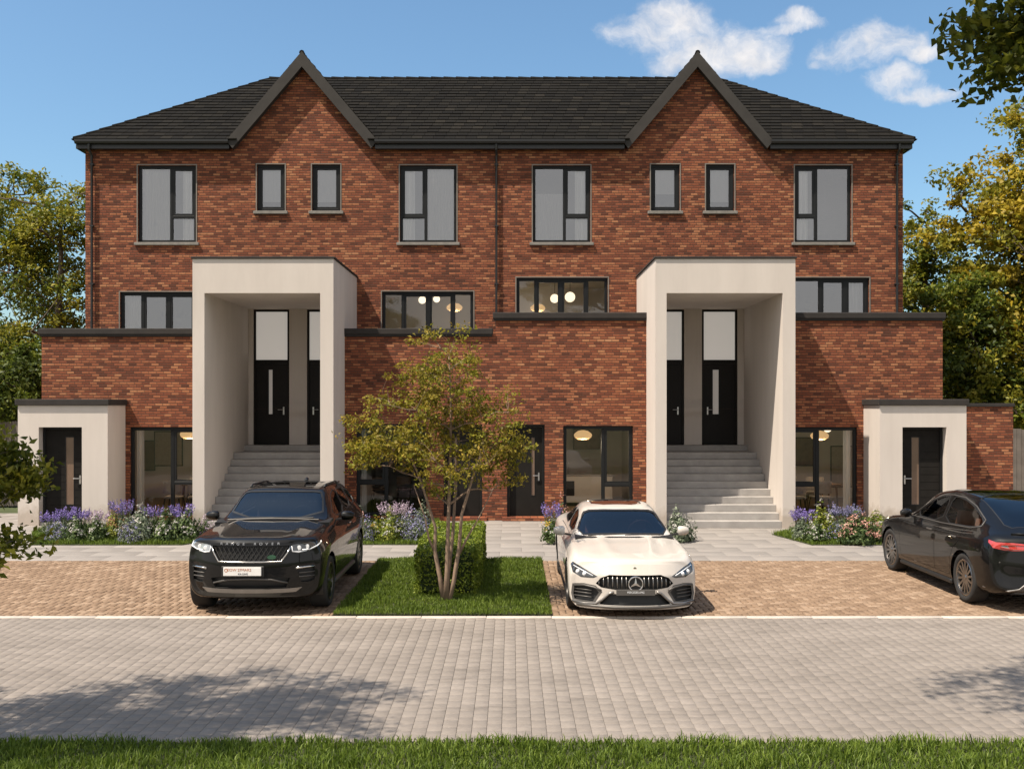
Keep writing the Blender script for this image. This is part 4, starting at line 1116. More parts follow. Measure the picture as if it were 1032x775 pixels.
# ------------------------------------------------------------------ trees round the building
tree('broad_tree', 'olive leaved tree with open branching beyond the first corner of the terrace', 'tree', (-15.6, 34.5, -.05),
     [(0,0,0), (.1,0,1.6), (0,.1,3.2), (.15,0,5.2), (.3,0,7.4), (.25,.1,9.4)], .24,
     [((.7,0,9.3), (1.3,1.6,1.5), 1.0), ((-1.5,.2,8.4), (1.4,1.6,1.7), 1.1), ((.3,0,6.6), (2.3,2.0,1.5), 1.1), ((-1.0,-.3,5.0), (2.4,2.0,1.5), 1.2)],
     330, 62, .165, .42, [('leaf_olive', .72), ('leaf_green', .28)], 13, 'bark', 'trees round the terrace', .7, .3, .5, 21, 1.1)
tree('broad_tree', 'taller olive green tree at the picture edge beside the first corner', 'tree', (-19.6, 37, -.05),
     [(0,0,0), (.1,0,2), (.2,.1,4), (.1,0,6.5), (0,0,10)], .26,
     [((.9,0,10.3), (2.2,2,1.9), 1), ((1.6,-.4,7.6), (2.4,2.2,2), 1.1), ((-.5,0,6), (2.8,2.4,2.4), 1.1), ((.6,-.5,3.6), (3.0,2.4,1.6), 1)],
     280, 60, .18, .5, [('leaf_olive', .65), ('leaf_green', .35)], 10, 'bark', 'trees round the terrace', .7, .3, .5, 22, 1.1)
tree('dark_shrub_tree', 'dense dark green small tree behind the first porch', 'tree', (-14.9, 31.0, -.05),
     [(0,0,0), (.05,0,1.0), (.0,.1,2), (.1,0,3.4)], .12,
     [((0,0,3.3), (1.7,1.4,1.3), 1.1), ((-.7,-.2,2.0), (2.0,1.5,1.3), 1), ((.5,.0,4.2), (1.1,1.1,.8), .6)],
     190, 70, .15, .38, [('leaf_dark', .6), ('leaf_green', .4)], 8, 'bark', 'trees round the terrace', .75, .3, .55, 23)
tree('dark_shrub_tree', 'dark green leafy thicket at the fence beside the first porch', 'tree', (-18.6, 31.5, -.05),
     [(0,0,0), (.05,0,1.0), (.0,.1,2), (.1,0,3.0)], .12,
     [((0,0,3.2), (2.0,1.4,1.5), 1.1), ((.8,-.2,4.6), (1.6,1.3,1.2), .9), ((-.7,-.2,2.2), (1.8,1.5,1.0), 1)],
     190, 70, .15, .4, [('leaf_dark', .5), ('leaf_green', .5)], 8, 'bark', 'trees round the terrace', .75, .3, .55, 24)
tree('autumn_tree', 'tall yellowing tree rising above the second corner of the terrace', 'tree', (17.5, 33, -.05),
     [(0,0,0), (-.1,0,2), (0,.1,4.5), (.1,0,7), (.2,0,9.5), (.3,0,12)], .30,
     [((.2,0,11.4), (2.2,2.2,2.2), 1.3), ((-1.7,-.2,8.8), (2.1,1.9,2.0), 1.4), ((.4,-.3,8.2), (3,2.6,2.2), 1.3), ((-1.6,-.5,6.0), (2.6,2.0,1.9), 1.3), ((.6,-.5,5.0), (2.6,2.2,2.0), 1)],
     620, 66, .18, .45, [('leaf_yellow', .5), ('leaf_olive', .5)], 15, 'bark', 'trees round the terrace', .7, .3, .62, 25, 1.3)
tree('broad_tree', 'lighter olive tree close behind the second corner downpipe', 'tree', (14.7, 36, -.05),
     [(0,0,0), (.1,0,2), (0,.1,4.5), (-.1,0,7), (0,0,9.4)], .22,
     [((-.5,0,8.4), (1.3,1.4,1.5), .9), ((.3,0,6.9), (1.9,1.7,1.5), 1.1), ((-.5,0,5.2), (2.0,1.8,1.4), 1)],
     250, 56, .17, .42, [('leaf_olive', .7), ('leaf_green', .3)], 10, 'bark', 'trees round the terrace', .7, .3, .55, 26, 1.0)
tree('dark_shrub_tree', 'dark green tree behind the brick garden wall', 'tree', (14.5, 31.5, -.05),
     [(0,0,0), (.05,0,1.4), (.0,.1,2.8), (.1,0,4.6)], .14,
     [((-.2,0,4.6), (1.9,1.5,1.6), 1.1), ((.6,-.2,3.2), (2.2,1.5,1.3), 1), ((-.4,0,6.0), (1.3,1.2,1.1), .7)],
     270, 60, .17, .4, [('leaf_dark', .25), ('leaf_green', .4), ('leaf_olive', .35)], 8, 'bark', 'trees round the terrace', .75, .3, .55, 27)
tree('autumn_tree', 'low yellow-green tree at the picture edge behind the fence by the garden wall', 'tree', (17.9, 30.5, -.05),
     [(0,0,0), (-.05,0,1.4), (.0,.1,2.8), (-.1,0,5.2)], .15,
     [((-.6,0,4.6), (1.8,1.5,1.5), 1.1), ((.6,-.2,3.6), (2.2,1.5,1.5), 1), ((-.9,0,2.6), (1.4,1.2,.8), .7), ((0,0,6.3), (1.8,1.5,1.3), .9)],
     250, 62, .16, .42, [('leaf_yellow', .4), ('leaf_green', .3), ('leaf_olive', .3)], 8, 'bark', 'trees round the terrace', .75, .3, .6, 28)
# far wood closing the view at both sides
def wood(cx, label):
    n = 26000; P = np.stack([RNG.uniform(-13, 13, n), RNG.uniform(-2, 2, n), RNG.uniform(0, 1, n)**.8], 1)
    top = 5.2+1.3*np.sin(P[:, 0]*.9+cx)+.8*np.sin(P[:, 0]*2.3)+.5*np.sin(P[:, 0]*5.1)
    P[:, 2] = P[:, 2]*top; P += np.array([cx, 47, 0])+RNG.normal(0, .15, P.shape)
    o = leaves('woodland', P, RNG.normal(0, .8, P.shape)+np.array([0,-.4,.5]), .34, M['leaf_dark'], None, .6)
    tag(o, label, 'woodland', None, 'stuff')
wood(-25, 'dark green far woodland behind the trees beside the first porch'); wood(26, 'dark green far woodland behind the yellowing trees')

# trees beside the camera: one low branch and two crowns that shade the road
tree('roadside_tree', 'olive tree by the road whose low leafy twigs hang before the first porch', 'tree', (-6.9, 7.6, 0),
     [(0,0,0), (.05,.05,1.2), (.0,.15,2.6), (.05,.2,4.2), (.1,.3,5.6), (.2,.5,7.4)], .15,
     [((.45,.35,6.7), (1.75,1.35,1.2), 1.9), ((-.6,.3,5.3), (1.5,1.3,1.1), .8), ((2.30,1.0,2.30), (.50,.40,.16), .13), ((2.72,1.05,2.42), (.24,.2,.10), .05), ((2.45,1.0,2.62), (.3,.2,.10), .05), ((2.35,1.0,1.80), (.46,.3,.14), .10)],
     560, 54, .075, .24, [('leaf_big', .5), ('leaf_olive', .5)], 10, 'bark', None, .6, .3, .5, 31)
tree('roadside_tree', 'broad-leaved tree by the road whose branch hangs in front of the clouds', 'tree', (6.6, 6.6, 0),
     [(0,0,0), (-.05,.05,1.6), (-.1,.1,3.6), (-.4,.2,5.6), (-.9,.4,7.2), (-1.6,.7,8.4)], .19,
     [((-4.0,1.1,8.6), (2.2,1.5,1.35), 3.4), ((-1.0,.6,8.3), (2.3,1.8,1.7), 1.2), ((-2.55,.95,5.75), (.62,.5,.38), .50), ((-2.95,.95,5.45), (.22,.3,.07), .04), ((-2.2,.9,5.1), (.30,.3,.45), .18)],
     680, 56, .085, .24, [('leaf_big', .7), ('leaf_olive', .3)], 10, 'bark', None, .6, .35, .62, 33)

# ------------------------------------------------------------------ garden wall and fences
gw = thing('garden_wall', 'red brick garden wall joined to the second porch, dark coping on top', 'wall', (WX(997, 25.9), 25.9, 0))
x0, x1 = WX(974, YH)+.004, WX(1021, 25.9); zt = WZ(406.5, 25.9)
m = MB(); m.box(x0, x1, 25.9, 26.13, 0, zt-.09, M['brick']); o = m.build('brickwork', gw); o.location = (-WX(997, 25.9), -25.9, 0)
m = MB(); m.bbox(x0, x1+.03, 25.86, 26.16, zt-.088, zt, M['coping'], .01); o = m.build('coping', gw); o.location = (-WX(997, 25.9), -25.9, 0)
def fence(x0, x1, y, h, label, base=0.):
    t = thing('board_fence', label, 'fence', (x0, y, base-.06))
    p = MB(); x = 0.
    while x < x1-x0:
        p.box(x, x+.13, random.uniform(0, .012), .03, .05, h+random.uniform(-.02, .02), M['fence']); x += .14
    p.build('boards', t)
    q = MB()
    for z in (.4, h-.35): q.box(0, x1-x0, .035, .08, z, z+.09, M['fence'])
    q.build('rail', t)
    k = 0.
    while k < x1-x0:
        s = MB(); s.box(k, k+.1, .085, .185, 0, h+.03, M['fence']); s.build('post', t); k += 2.4
fence(-24, -12.6, 30.0, 2.55, 'weathered board fence behind the first porch under the dark trees')
fence(12.8, 24, 28.6, 2.35, 'weathered board fence behind the brick garden wall')
# ------------------------------------------------------------------ cars
def pchip(xs, ys):
    xs = np.asarray(xs, float); ys = np.asarray(ys, float); h = np.diff(xs); d = np.diff(ys)/h
    m = np.zeros(len(xs)); m[0], m[-1] = d[0], d[-1]
    for i in range(1, len(xs)-1):
        if d[i-1]*d[i] > 0:
            w1, w2 = 2*h[i]+h[i-1], h[i]+2*h[i-1]; m[i] = (w1+w2)/(w1/d[i-1]+w2/d[i])
    def f(x):
        x = np.asarray(x, float); i = np.clip(np.searchsorted(xs, x)-1, 0, len(xs)-2); t = (x-xs[i])/h[i]
        return (2*t**3-3*t**2+1)*ys[i]+(t**3-2*t**2+t)*h[i]*m[i]+(-2*t**3+3*t**2)*ys[i+1]+(t**3-t**2)*h[i]*m[i+1]
    return f
def body_surface(rows, bow_f, bow_r, length, extra_s, lean=None, dress=None):
    """Lofted shell. ROWS: station s, then (half width, z) from the floor centre to the roof centre."""
    S = [r[0] for r in rows]; K = len(rows[0][1])
    fx = [pchip(S, [r[1][k][0] for r in rows]) for k in range(K)]; fz = [pchip(S, [r[1][k][1] for r in rows]) for k in range(K)]
    st = np.unique(np.concatenate([np.linspace(0, length, 90), np.array(extra_s), [.012, .03, .05, .08, length-.012, length-.03, length-.06]])); st = np.sort(st)
    sub = [5, 4, 5, 5, 5, 4, 5, 6, 7][:K-1]
    tt = np.concatenate([[k+q/sub[k] for q in range(sub[k])] for k in range(K-1)]+[[K-1]])
    half = []
    for s in st:
        P = np.array([[fx[k](s), fz[k](s)] for k in range(K)])
        # Catmull-Rom through the control points, mirrored ends
        E = np.vstack([[-P[1, 0], P[1, 1]], P, [-P[-2, 0], P[-2, 1]]])
        i = np.clip(tt.astype(int), 0, K-2); t = (tt-i)[:, None]
        a, b, c, d = E[i], E[i+1], E[i+2], E[i+3]
        tens = .42
        m0, m1 = tens*(c-a), tens*(d-b)
        # keep tangents from overshooting on short neighbours
        L = np.linalg.norm(c-b, axis=1, keepdims=True)
        for m_ in (m0, m1):
            q = np.linalg.norm(m_, axis=1, keepdims=True); m_ *= np.minimum(1, L/np.maximum(q, 1e-6))
        half.append((2*t**3-3*t**2+1)*b+(t**3-2*t**2+t)*m0+(-2*t**3+3*t**2)*c+(t**3-t**2)*m1)
    half = np.array(half)                      # stations x points x 2
    ns, npt, _ = half.shape
    def place(x, s, z, hw):
        y = s + bow_f(np.minimum(np.abs(x)/hw, 1.1), z)*max(0., 1-s/1.1)**2 - bow_r(np.minimum(np.abs(x)/hw, 1.1), z)*max(0., 1-(length-s)/1.0)**2
        return y
    V = []; F_ = []
    rid = np.zeros((ns, 2*npt-2), int)
    for i, s in enumerate(st):
        hw = half[i][:, 0].max()
        ring = [(half[i][j][0], half[i][j][1]) for j in range(npt)] + [(-half[i][j][0], half[i][j][1]) for j in range(npt-2, 0, -1)]
        for j, (x, z) in enumerate(ring):
            rid[i, j] = len(V); y = float(place(abs(x), s, z, hw))
            if dress: x, y, z = dress(x, y, z, s)
            V.append((x, y, z))
    n = rid.shape[1]
    for i in range(ns-1):
        for j in range(n):
            F_.append((rid[i, j], rid[i, (j+1) % n], rid[i+1, (j+1) % n], rid[i+1, j]))
    # end caps: strips across from one flank to the other
    NX = 22
    for i, flip in ((0, False), (ns-1, True)):
        hw = half[i][:, 0].max(); grid = []
        for j in range(npt):
            a = rid[i, j]; b = rid[i, (n-j) % n]; row = []
            for q in range(NX+1):
                if j in (0, npt-1): row.append(a)
                elif q == 0: row.append(a)
                elif q == NX: row.append(b)
                else:
                    x = half[i][j][0]*(1-2*q/NX); z = half[i][j][1]; y = float(place(abs(x), st[i], z, hw))
                    if dress: x, y, z = dress(x, y, z, st[i])
                    row.append(len(V)); V.append((x, y, z))
            grid.append(row)
        for j in range(npt-1):
            for q in range(NX):
                f = [grid[j][q], grid[j][q+1], grid[j+1][q+1], grid[j+1][q]]
                f = list(dict.fromkeys(f))
                if len(f) >= 3: F_.append(tuple(f if not flip else f[::-1]))
    bm = bmesh.new()
    vs = [bm.verts.new(v) for v in V]
    for f in F_:
        try: bm.faces.new([vs[k] for k in f])
        except ValueError: pass
    bmesh.ops.remove_doubles(bm, verts=bm.verts[:], dist=1e-4)
    bmesh.ops.recalc_face_normals(bm, faces=bm.faces[:])
    bm.normal_update()
    return bm
def pip(x, y, poly):
    r = False; n = len(poly)
    for i in range(n):
        x0, y0 = poly[i]; x1, y1 = poly[(i+1) % n]
        if (y0 > y) != (y1 > y) and x < (x1-x0)*(y-y0)/(y1-y0)+x0: r = not r
    return r
def grow(poly, d):
    n = len(poly); A = sum(poly[i][0]*poly[(i+1) % n][1]-poly[(i+1) % n][0]*poly[i][1] for i in range(n))
    sg = 1 if A > 0 else -1; out = []
    for i in range(n):
        p, c, q = Vector(poly[i-1]), Vector(poly[i]), Vector(poly[(i+1) % n])
        a = (c-p).normalized(); b = (q-c).normalized()
        na, nb = Vector((a.y, -a.x))*sg, Vector((b.y, -b.x))*sg
        m = na+nb; m = m.normalized() if m.length > 1e-6 else na
        out.append(tuple(c+m*d/max(.4, m.dot(na))))
    return out
def smooth_poly(poly, n=3, keep=()):
    """Round an outline's corners (Chaikin)."""
    for _ in range(n-1):
        out = []
        for i in range(len(poly)):
            a, b = poly[i], poly[(i+1) % len(poly)]
            out += [(a[0]*.78+b[0]*.22, a[1]*.78+b[1]*.22), (a[0]*.22+b[0]*.78, a[1]*.22+b[1]*.78)]
        poly = out
    return poly
def select_cut(bm, poly, ax, sel):
    i, j = ax; lo = [min(p[k] for p in poly)-.02 for k in (0, 1)]; hi = [max(p[k] for p in poly)+.02 for k in (0, 1)]
    def cand():
        out = []
        for f in bm.faces:
            if not sel(f): continue
            xs = [v.co[i] for v in f.verts]; ys = [v.co[j] for v in f.verts]
            if max(xs) < lo[0] or min(xs) > hi[0] or max(ys) < lo[1] or min(ys) > hi[1]: continue
            out.append(f)
        return out
    n = len(poly)
    for k in range(n):
        a, b = poly[k], poly[(k+1) % n]; d = (b[0]-a[0], b[1]-a[1])
        if abs(d[0])+abs(d[1]) < 1e-5: continue
        co = [0, 0, 0]; no = [0, 0, 0]; co[i], co[j] = a; no[i], no[j] = d[1], -d[0]
        slo = [min(a[q], b[q])-.06 for q in (0, 1)]; shi = [max(a[q], b[q])+.06 for q in (0, 1)]
        fs = [f for f in cand() if max(v.co[i] for v in f.verts) > slo[0] and min(v.co[i] for v in f.verts) < shi[0] and max(v.co[j] for v in f.verts) > slo[1] and min(v.co[j] for v in f.verts) < shi[1]]
        g = set(fs)
        for f in fs: g.update(f.edges); g.update(f.verts)
        bmesh.ops.bisect_plane(bm, geom=list(g), dist=2e-5, plane_co=co, plane_no=no)
    bm.normal_update()
    out = []
    for f in cand():
        c = f.calc_center_median()
        if pip(c[i], c[j], poly): out.append(f)
    return out
def side_sel(sg, zmin=-9, xmin=.35): return lambda f: f.normal.x*sg > .12 and f.calc_center_median().x*sg > xmin and f.calc_center_median().z > zmin
def front_sel(smax): return lambda f: f.normal.y < -.05 and f.calc_center_median().y < smax
def rear_sel(smin): return lambda f: f.normal.y > .05 and f.calc_center_median().y > smin
def top_sel(zmin): return lambda f: f.normal.z > .5 and f.calc_center_median().z > zmin
def lift_out(bm, faces, name, mat, parent, off=0., delete=True, rim=.0, smooth=True):
    """FACES leave the shell and become a part of their own, moved OFF along the surface normal."""
    idx = {}; v = []; f = []
    for fc in faces:
        ids = []
        for vt in fc.verts:
            if vt not in idx:
                idx[vt] = len(v); v.append(tuple(vt.co+vt.normal*off))
            ids.append(idx[vt])
        f.append(tuple(ids))
    if rim:
        fs = set(faces); ed = set(e for fc in faces for e in fc.edges)
        for e in ed:
            inn = [q for q in e.link_faces if q in fs]
            if len(inn) == 1:
                a, b = e.verts; k = len(v)
                v += [tuple(a.co+a.normal*(off-rim)), tuple(b.co+b.normal*(off-rim))]
                f.append((idx[a], idx[b], k+1, k))
    me = bpy.data.meshes.new(name); me.from_pydata(v, [], f); me.materials.append(mat)
    if smooth: me.polygons.foreach_set('use_smooth', [True]*len(f))
    me.update()
    if smooth: me.set_sharp_from_angle(angle=math.radians(38))
    if delete: bmesh.ops.delete(bm, geom=faces, context='FACES')
    return link(name, me, parent)
def ringtube(poly, to3, rad, mat, n=6, mb=None, close=True):
    mb = mb or MB(); pts = [to3(p) for p in poly]
    if close: pts = pts+[pts[0]]
    mb.tube(pts, rad, mat, n); return mb
def bvh_of(bm):
    from mathutils.bvhtree import BVHTree
    return BVHTree.FromBMesh(bm)
def cast_front(bv, x, z):
    r = bv.ray_cast(Vector((x, -3, z)), Vector((0, 1, 0))); return r[0] if r[0] else Vector((x, 0, z))
def cast_rear(bv, x, z):
    r = bv.ray_cast(Vector((x, 9, z)), Vector((0, -1, 0))); return r[0] if r[0] else Vector((x, 5, z))
def cast_side(bv, s, z, sg):
    r = bv.ray_cast(Vector((3*sg, s, z)), Vector((-sg, 0, 0))); return r[0] if r[0] else Vector((.9*sg, s, z))

def wheel(car, x, s, r, wd, spokes, rim_mat, sg, pair=False):
    """Brake disc and hub carrier as the wheel, tyre and rim as its children. SG: which way the outside faces."""
    d = MB(); o = x
    d.lathe([(.0, o-sg*.09), (r*.46, o-sg*.09), (r*.46, o-sg*.11), (.0, o-sg*.11)], M['trim'], 28, 'x', (0, s, r))
    w = d.build('wheel', car, smooth=True, auto=35)
    t = MB(); ri = r*.735
    pr = [(ri, o-sg*.01), (ri+.012, o+sg*.0), (r*.86, o+sg*.012), (r*.955, o+sg*.002), (r*.985, o-sg*.02), (r, o-sg*.05), (r, o-sg*(wd-.05)), (r*.985, o-sg*(wd-.02)), (r*.94, o-sg*wd), (ri, o-sg*wd), (ri-.02, o-sg*(wd*.6)), (ri-.02, o-sg*.05)]
    t.lathe(pr, M['tyre'], 48, 'x', (0, s, r), True); t.build('tyre', w, smooth=True, auto=50)
    m = MB(); k = rim_mat
    m.lathe([(ri+.004, o-sg*.004), (ri-.012, o+sg*.004), (ri-.03, o-sg*.004), (ri-.035, o-sg*.03), (ri-.05, o-sg*.15), (ri-.06, o-sg*.16)], k, 48, 'x', (0, s, r))
    for q in range(spokes):
        for dd in ((-.07, .07) if pair else (0,)):
            a = 2*math.pi*q/spokes+.2; a2 = a+dd; ca, sa = math.cos(a), math.sin(a); cb, sb = math.cos(a2), math.sin(a2)
            r0, r1 = r*.10, ri-.022
            w0, w1 = (.020, .015) if spokes > 8 or pair else (.034, .026)
            def P(rad, c_, s_, off, dx): return (o+sg*dx, s+c_*rad-s_*off, r+s_*rad+c_*off)
            a_ = [P(r0, ca, sa, -w0, -.022), P(r0, ca, sa, w0, -.022), P(r1, cb, sb, w1, -.012), P(r1, cb, sb, -w1, -.012)]
            m.prism(a_, (-sg*.045, 0, 0), k)
    m.lathe([(0, o-sg*.012), (r*.085, o-sg*.012), (r*.12, o-sg*.022), (r*.13, o-sg*.07), (0, o-sg*.07)], k, 20, 'x', (0, s, r))
    m.build('rim', w, smooth=True, auto=35)
    return w
def mirror(car, x, s, z, sg, mat, wd=.22):
    m = MB(); i0 = 0
    prof = [(0, .75), (.12, .98), (.45, 1.), (.8, .85), (1., .55)]
    pts = []
    K = M['plastic']
    n = 14; rings = []
    for u, sc in prof:
        rings.append([(x+sg*(.06+wd*u), s-.075*sc*math.cos(2*math.pi*q/n)*(1.0)+.02*u, z+.075*sc*math.sin(2*math.pi*q/n)) for q in range(n)])
    for ring in rings: m.v += ring
    kk = m.mi(mat)
    for a in range(len(rings)-1):
        for q in range(n):
            m.f.append((a*n+q, a*n+(q+1) % n, (a+1)*n+(q+1) % n, (a+1)*n+q)); m.m.append(kk)
    m.f.append(tuple(range(n))); m.m.append(kk); e = (len(rings)-1)*n; m.f.append(tuple(range(e, e+n))); m.m.append(kk)
    o = m.build('door_mirror', car, smooth=True, auto=50)
    a = MB(); a.prism([(x-sg*.06, s-.03, z-.085), (x+sg*.10, s-.03, z-.05), (x+sg*.10, s+.03, z-.05), (x-sg*.06, s+.04, z-.085)], (0, 0, .025), K); a.build('mirror_arm', o)
    g = MB(); g.poly([(x+sg*(.08+wd*.85*u), s+.062, z+v) for u, v in ((0, -.05), (.9, -.04), (1, 0), (.9, .045), (0, .055))], M['chrome']); g.build('mirror_glass', o)
    return o
def cabin(car, sp):
    """Dashboard, steering wheel and seats seen through the glass."""
    w = sp['cw']; z0 = sp['seat_z']; q = sp['leather']
    for x in (-w*.5, w*.5):
        for s, in ((sp['seat_s'],),):
            m = MB(); m.bbox(x-.24, x+.24, s-.25, s+.25, z0-.16, z0, q, .05)
            m.prism([(x-.23, s+.20, z0-.02), (x+.23, s+.20, z0-.02), (x+.19, s+.40, z0+.56), (x-.19, s+.40, z0+.56)], (0, .13, .0), q)
            m.bbox(x-.13, x+.13, s+.42, s+.53, z0+.58, z0+.78, q, .035)
            m.tube([(x-.05, s+.46, z0+.5), (x-.05, s+.47, z0+.62)], .008, M['chrome'], 6); m.tube([(x+.05, s+.46, z0+.5), (x+.05, s+.47, z0+.62)], .008, M['chrome'], 6)
            m.build('seat', car, smooth=True, auto=30)
    s = sp['rear_s']; m = MB(); m.bbox(-w, w, s-.3, s+.2, z0-.16, z0+.02, q, .05)
    m.prism([(-w, s+.16, z0), (w, s+.16, z0), (w*.94, s+.36, z0+.52), (-w*.94, s+.36, z0+.52)], (0, .14, 0), q)
    for x in (-w*.55, w*.55): m.bbox(x-.12, x+.12, s+.36, s+.46, z0+.52, z0+.66, q, .03)
    m.build('rear_bench', car, smooth=True, auto=30)
    m = MB(); d = sp['dash_s']; zd = sp['dash_z']
    m.prism([(-w*1.25, d-.35, zd+.0), (-w*1.25, d, zd+.03), (-w*1.25, d+.12, zd-.05), (-w*1.25, d+.16, zd-.28), (-w*1.25, d-.3, zd-.28)], (2.5*w, 0, 0), M['plastic'])
    o = m.build('dashboard', car)
    m = MB(); x = sp['wheel_x']; R = .19; n = 24; pts = []
    for k in range(n+1):
        a = 2*math.pi*k/n; pts.append((x+R*math.cos(a), d+.30-R*math.sin(a)*.4, zd+.02+R*math.sin(a)*.9))
    m.tube(pts, .016, q, 8, False)
    for a in (0, math.pi, -math.pi/2): m.tube([(x, d+.30, zd+.02), (x+R*math.cos(a), d+.30-R*math.sin(a)*.4, zd+.02+R*math.sin(a)*.9)], .018, M['plastic'], 6)
    m.tube([(x, d+.30, zd+.02), (x, d+.05, zd-.06)], .03, M['plastic'], 8)
    m.build('steering_wheel', car, smooth=True)
    m = MB(); m.box(-w*1.3, w*1.3, d-.3, sp['rear_s']+.5, z0-.34, z0-.30, M['plastic']); m.build('cabin_floor', car)
    m = MB(); z = sp['mirror_z']; s = sp['mirror_s']; m.bbox(-.11, .11, s-.015, s+.015, z-.04, z+.03, M['plastic'], .01); m.build('inside_mirror', car)

def arches(bm, car, pts, r_arch, zc, parent):
    """Round wheel openings with a dark liner behind."""
    for s in pts:
        circ = [(s+r_arch*math.cos(2*math.pi*k/26), zc+r_arch*math.sin(2*math.pi*k/26)) for k in range(26)]
        for sg in (-1, 1):
            fs = select_cut(bm, circ, (1, 2), lambda f, sg=sg: f.calc_center_median().x*sg > .50 and (f.normal.x*sg > .05 or f.normal.z < -.2))
            hw = max([abs(v.co.x) for f in fs for v in f.verts] or [.9])
            bmesh.ops.delete(bm, geom=fs, context='FACES')
            m = MB(); k = 26; i0 = 0; a0 = -.35
            for xx in (hw-.05, hw-.36):
                for q in range(k+1):
                    a = a0+(math.pi-2*a0)*q/k; m.v.append((sg*xx, s+(r_arch-.002)*math.cos(a), zc+(r_arch-.002)*math.sin(a)))
            kk = m.mi(M['plastic'])
            for q in range(k): m.f.append((q, q+1, k+2+q, k+1+q)); m.m.append(kk)
            m.f.append(tuple(range(k+1, 2*k+2))); m.m.append(kk)
            m.build('wheel_liner', car)
def finish_body(bm, car, mat):
    me = bpy.data.meshes.new('body'); bm.to_mesh(me); me.materials.append(mat)
    me.polygons.foreach_set('use_smooth', [True]*len(me.polygons)); me.update()
    me.set_sharp_from_angle(angle=math.radians(42))
    return link('body', me, car)
def gap_panel(bm, poly, ax, sel, name, mat, car, gap=.006):
    """A door or lid: the shell is cut along a narrow dark gap."""
    ring = select_cut(bm, grow(poly, gap), ax, sel); inner = select_cut(bm, poly, ax, sel)
    s = set(inner); rg = [f for f in select_cut(bm, grow(poly, gap), ax, sel) if f not in s]
    # dark joint behind the gap
    lift_out(bm, rg, 'seal', M['plastic'], car, -.012, False, 0)
    bmesh.ops.delete(bm, geom=rg, context='FACES')
    inner = [f for f in inner if f.is_valid]
    return lift_out(bm, inner, name, mat, car, 0., True, .02)
def mirror_poly(poly): return [(-x, z) for x, z in poly][::-1]
def bar_handle(parent, bv, s, z, sg, mat):
    p = cast_side(bv, s, z, sg); m = MB()
    m.bbox(p.x-.004, p.x+.018, s-.10, s+.10, z-.013, z+.013, mat, .006) if sg > 0 else m.bbox(p.x-.018, p.x+.004, s-.10, s+.10, z-.013, z+.013, mat, .006)
    return m.build('handle', parent)
def glaze(bm, poly, ax, sel, name, gmat, car, border=.022, off=-.006):
    """Glass pane with a thin black seal round it."""
    outer = grow(poly, border)
    select_cut(bm, outer, ax, sel); inn = set(select_cut(bm, poly, ax, sel))
    ring = [f for f in select_cut(bm, outer, ax, sel) if f not in inn]
    inn = [f for f in inn if f.is_valid]
    g = lift_out(bm, inn, name, gmat, car, off, False)
    s = lift_out(bm, ring, 'seal', M['plastic'], g, .001, False, .012)
    bmesh.ops.delete(bm, geom=inn+ring, context='FACES')
    return g

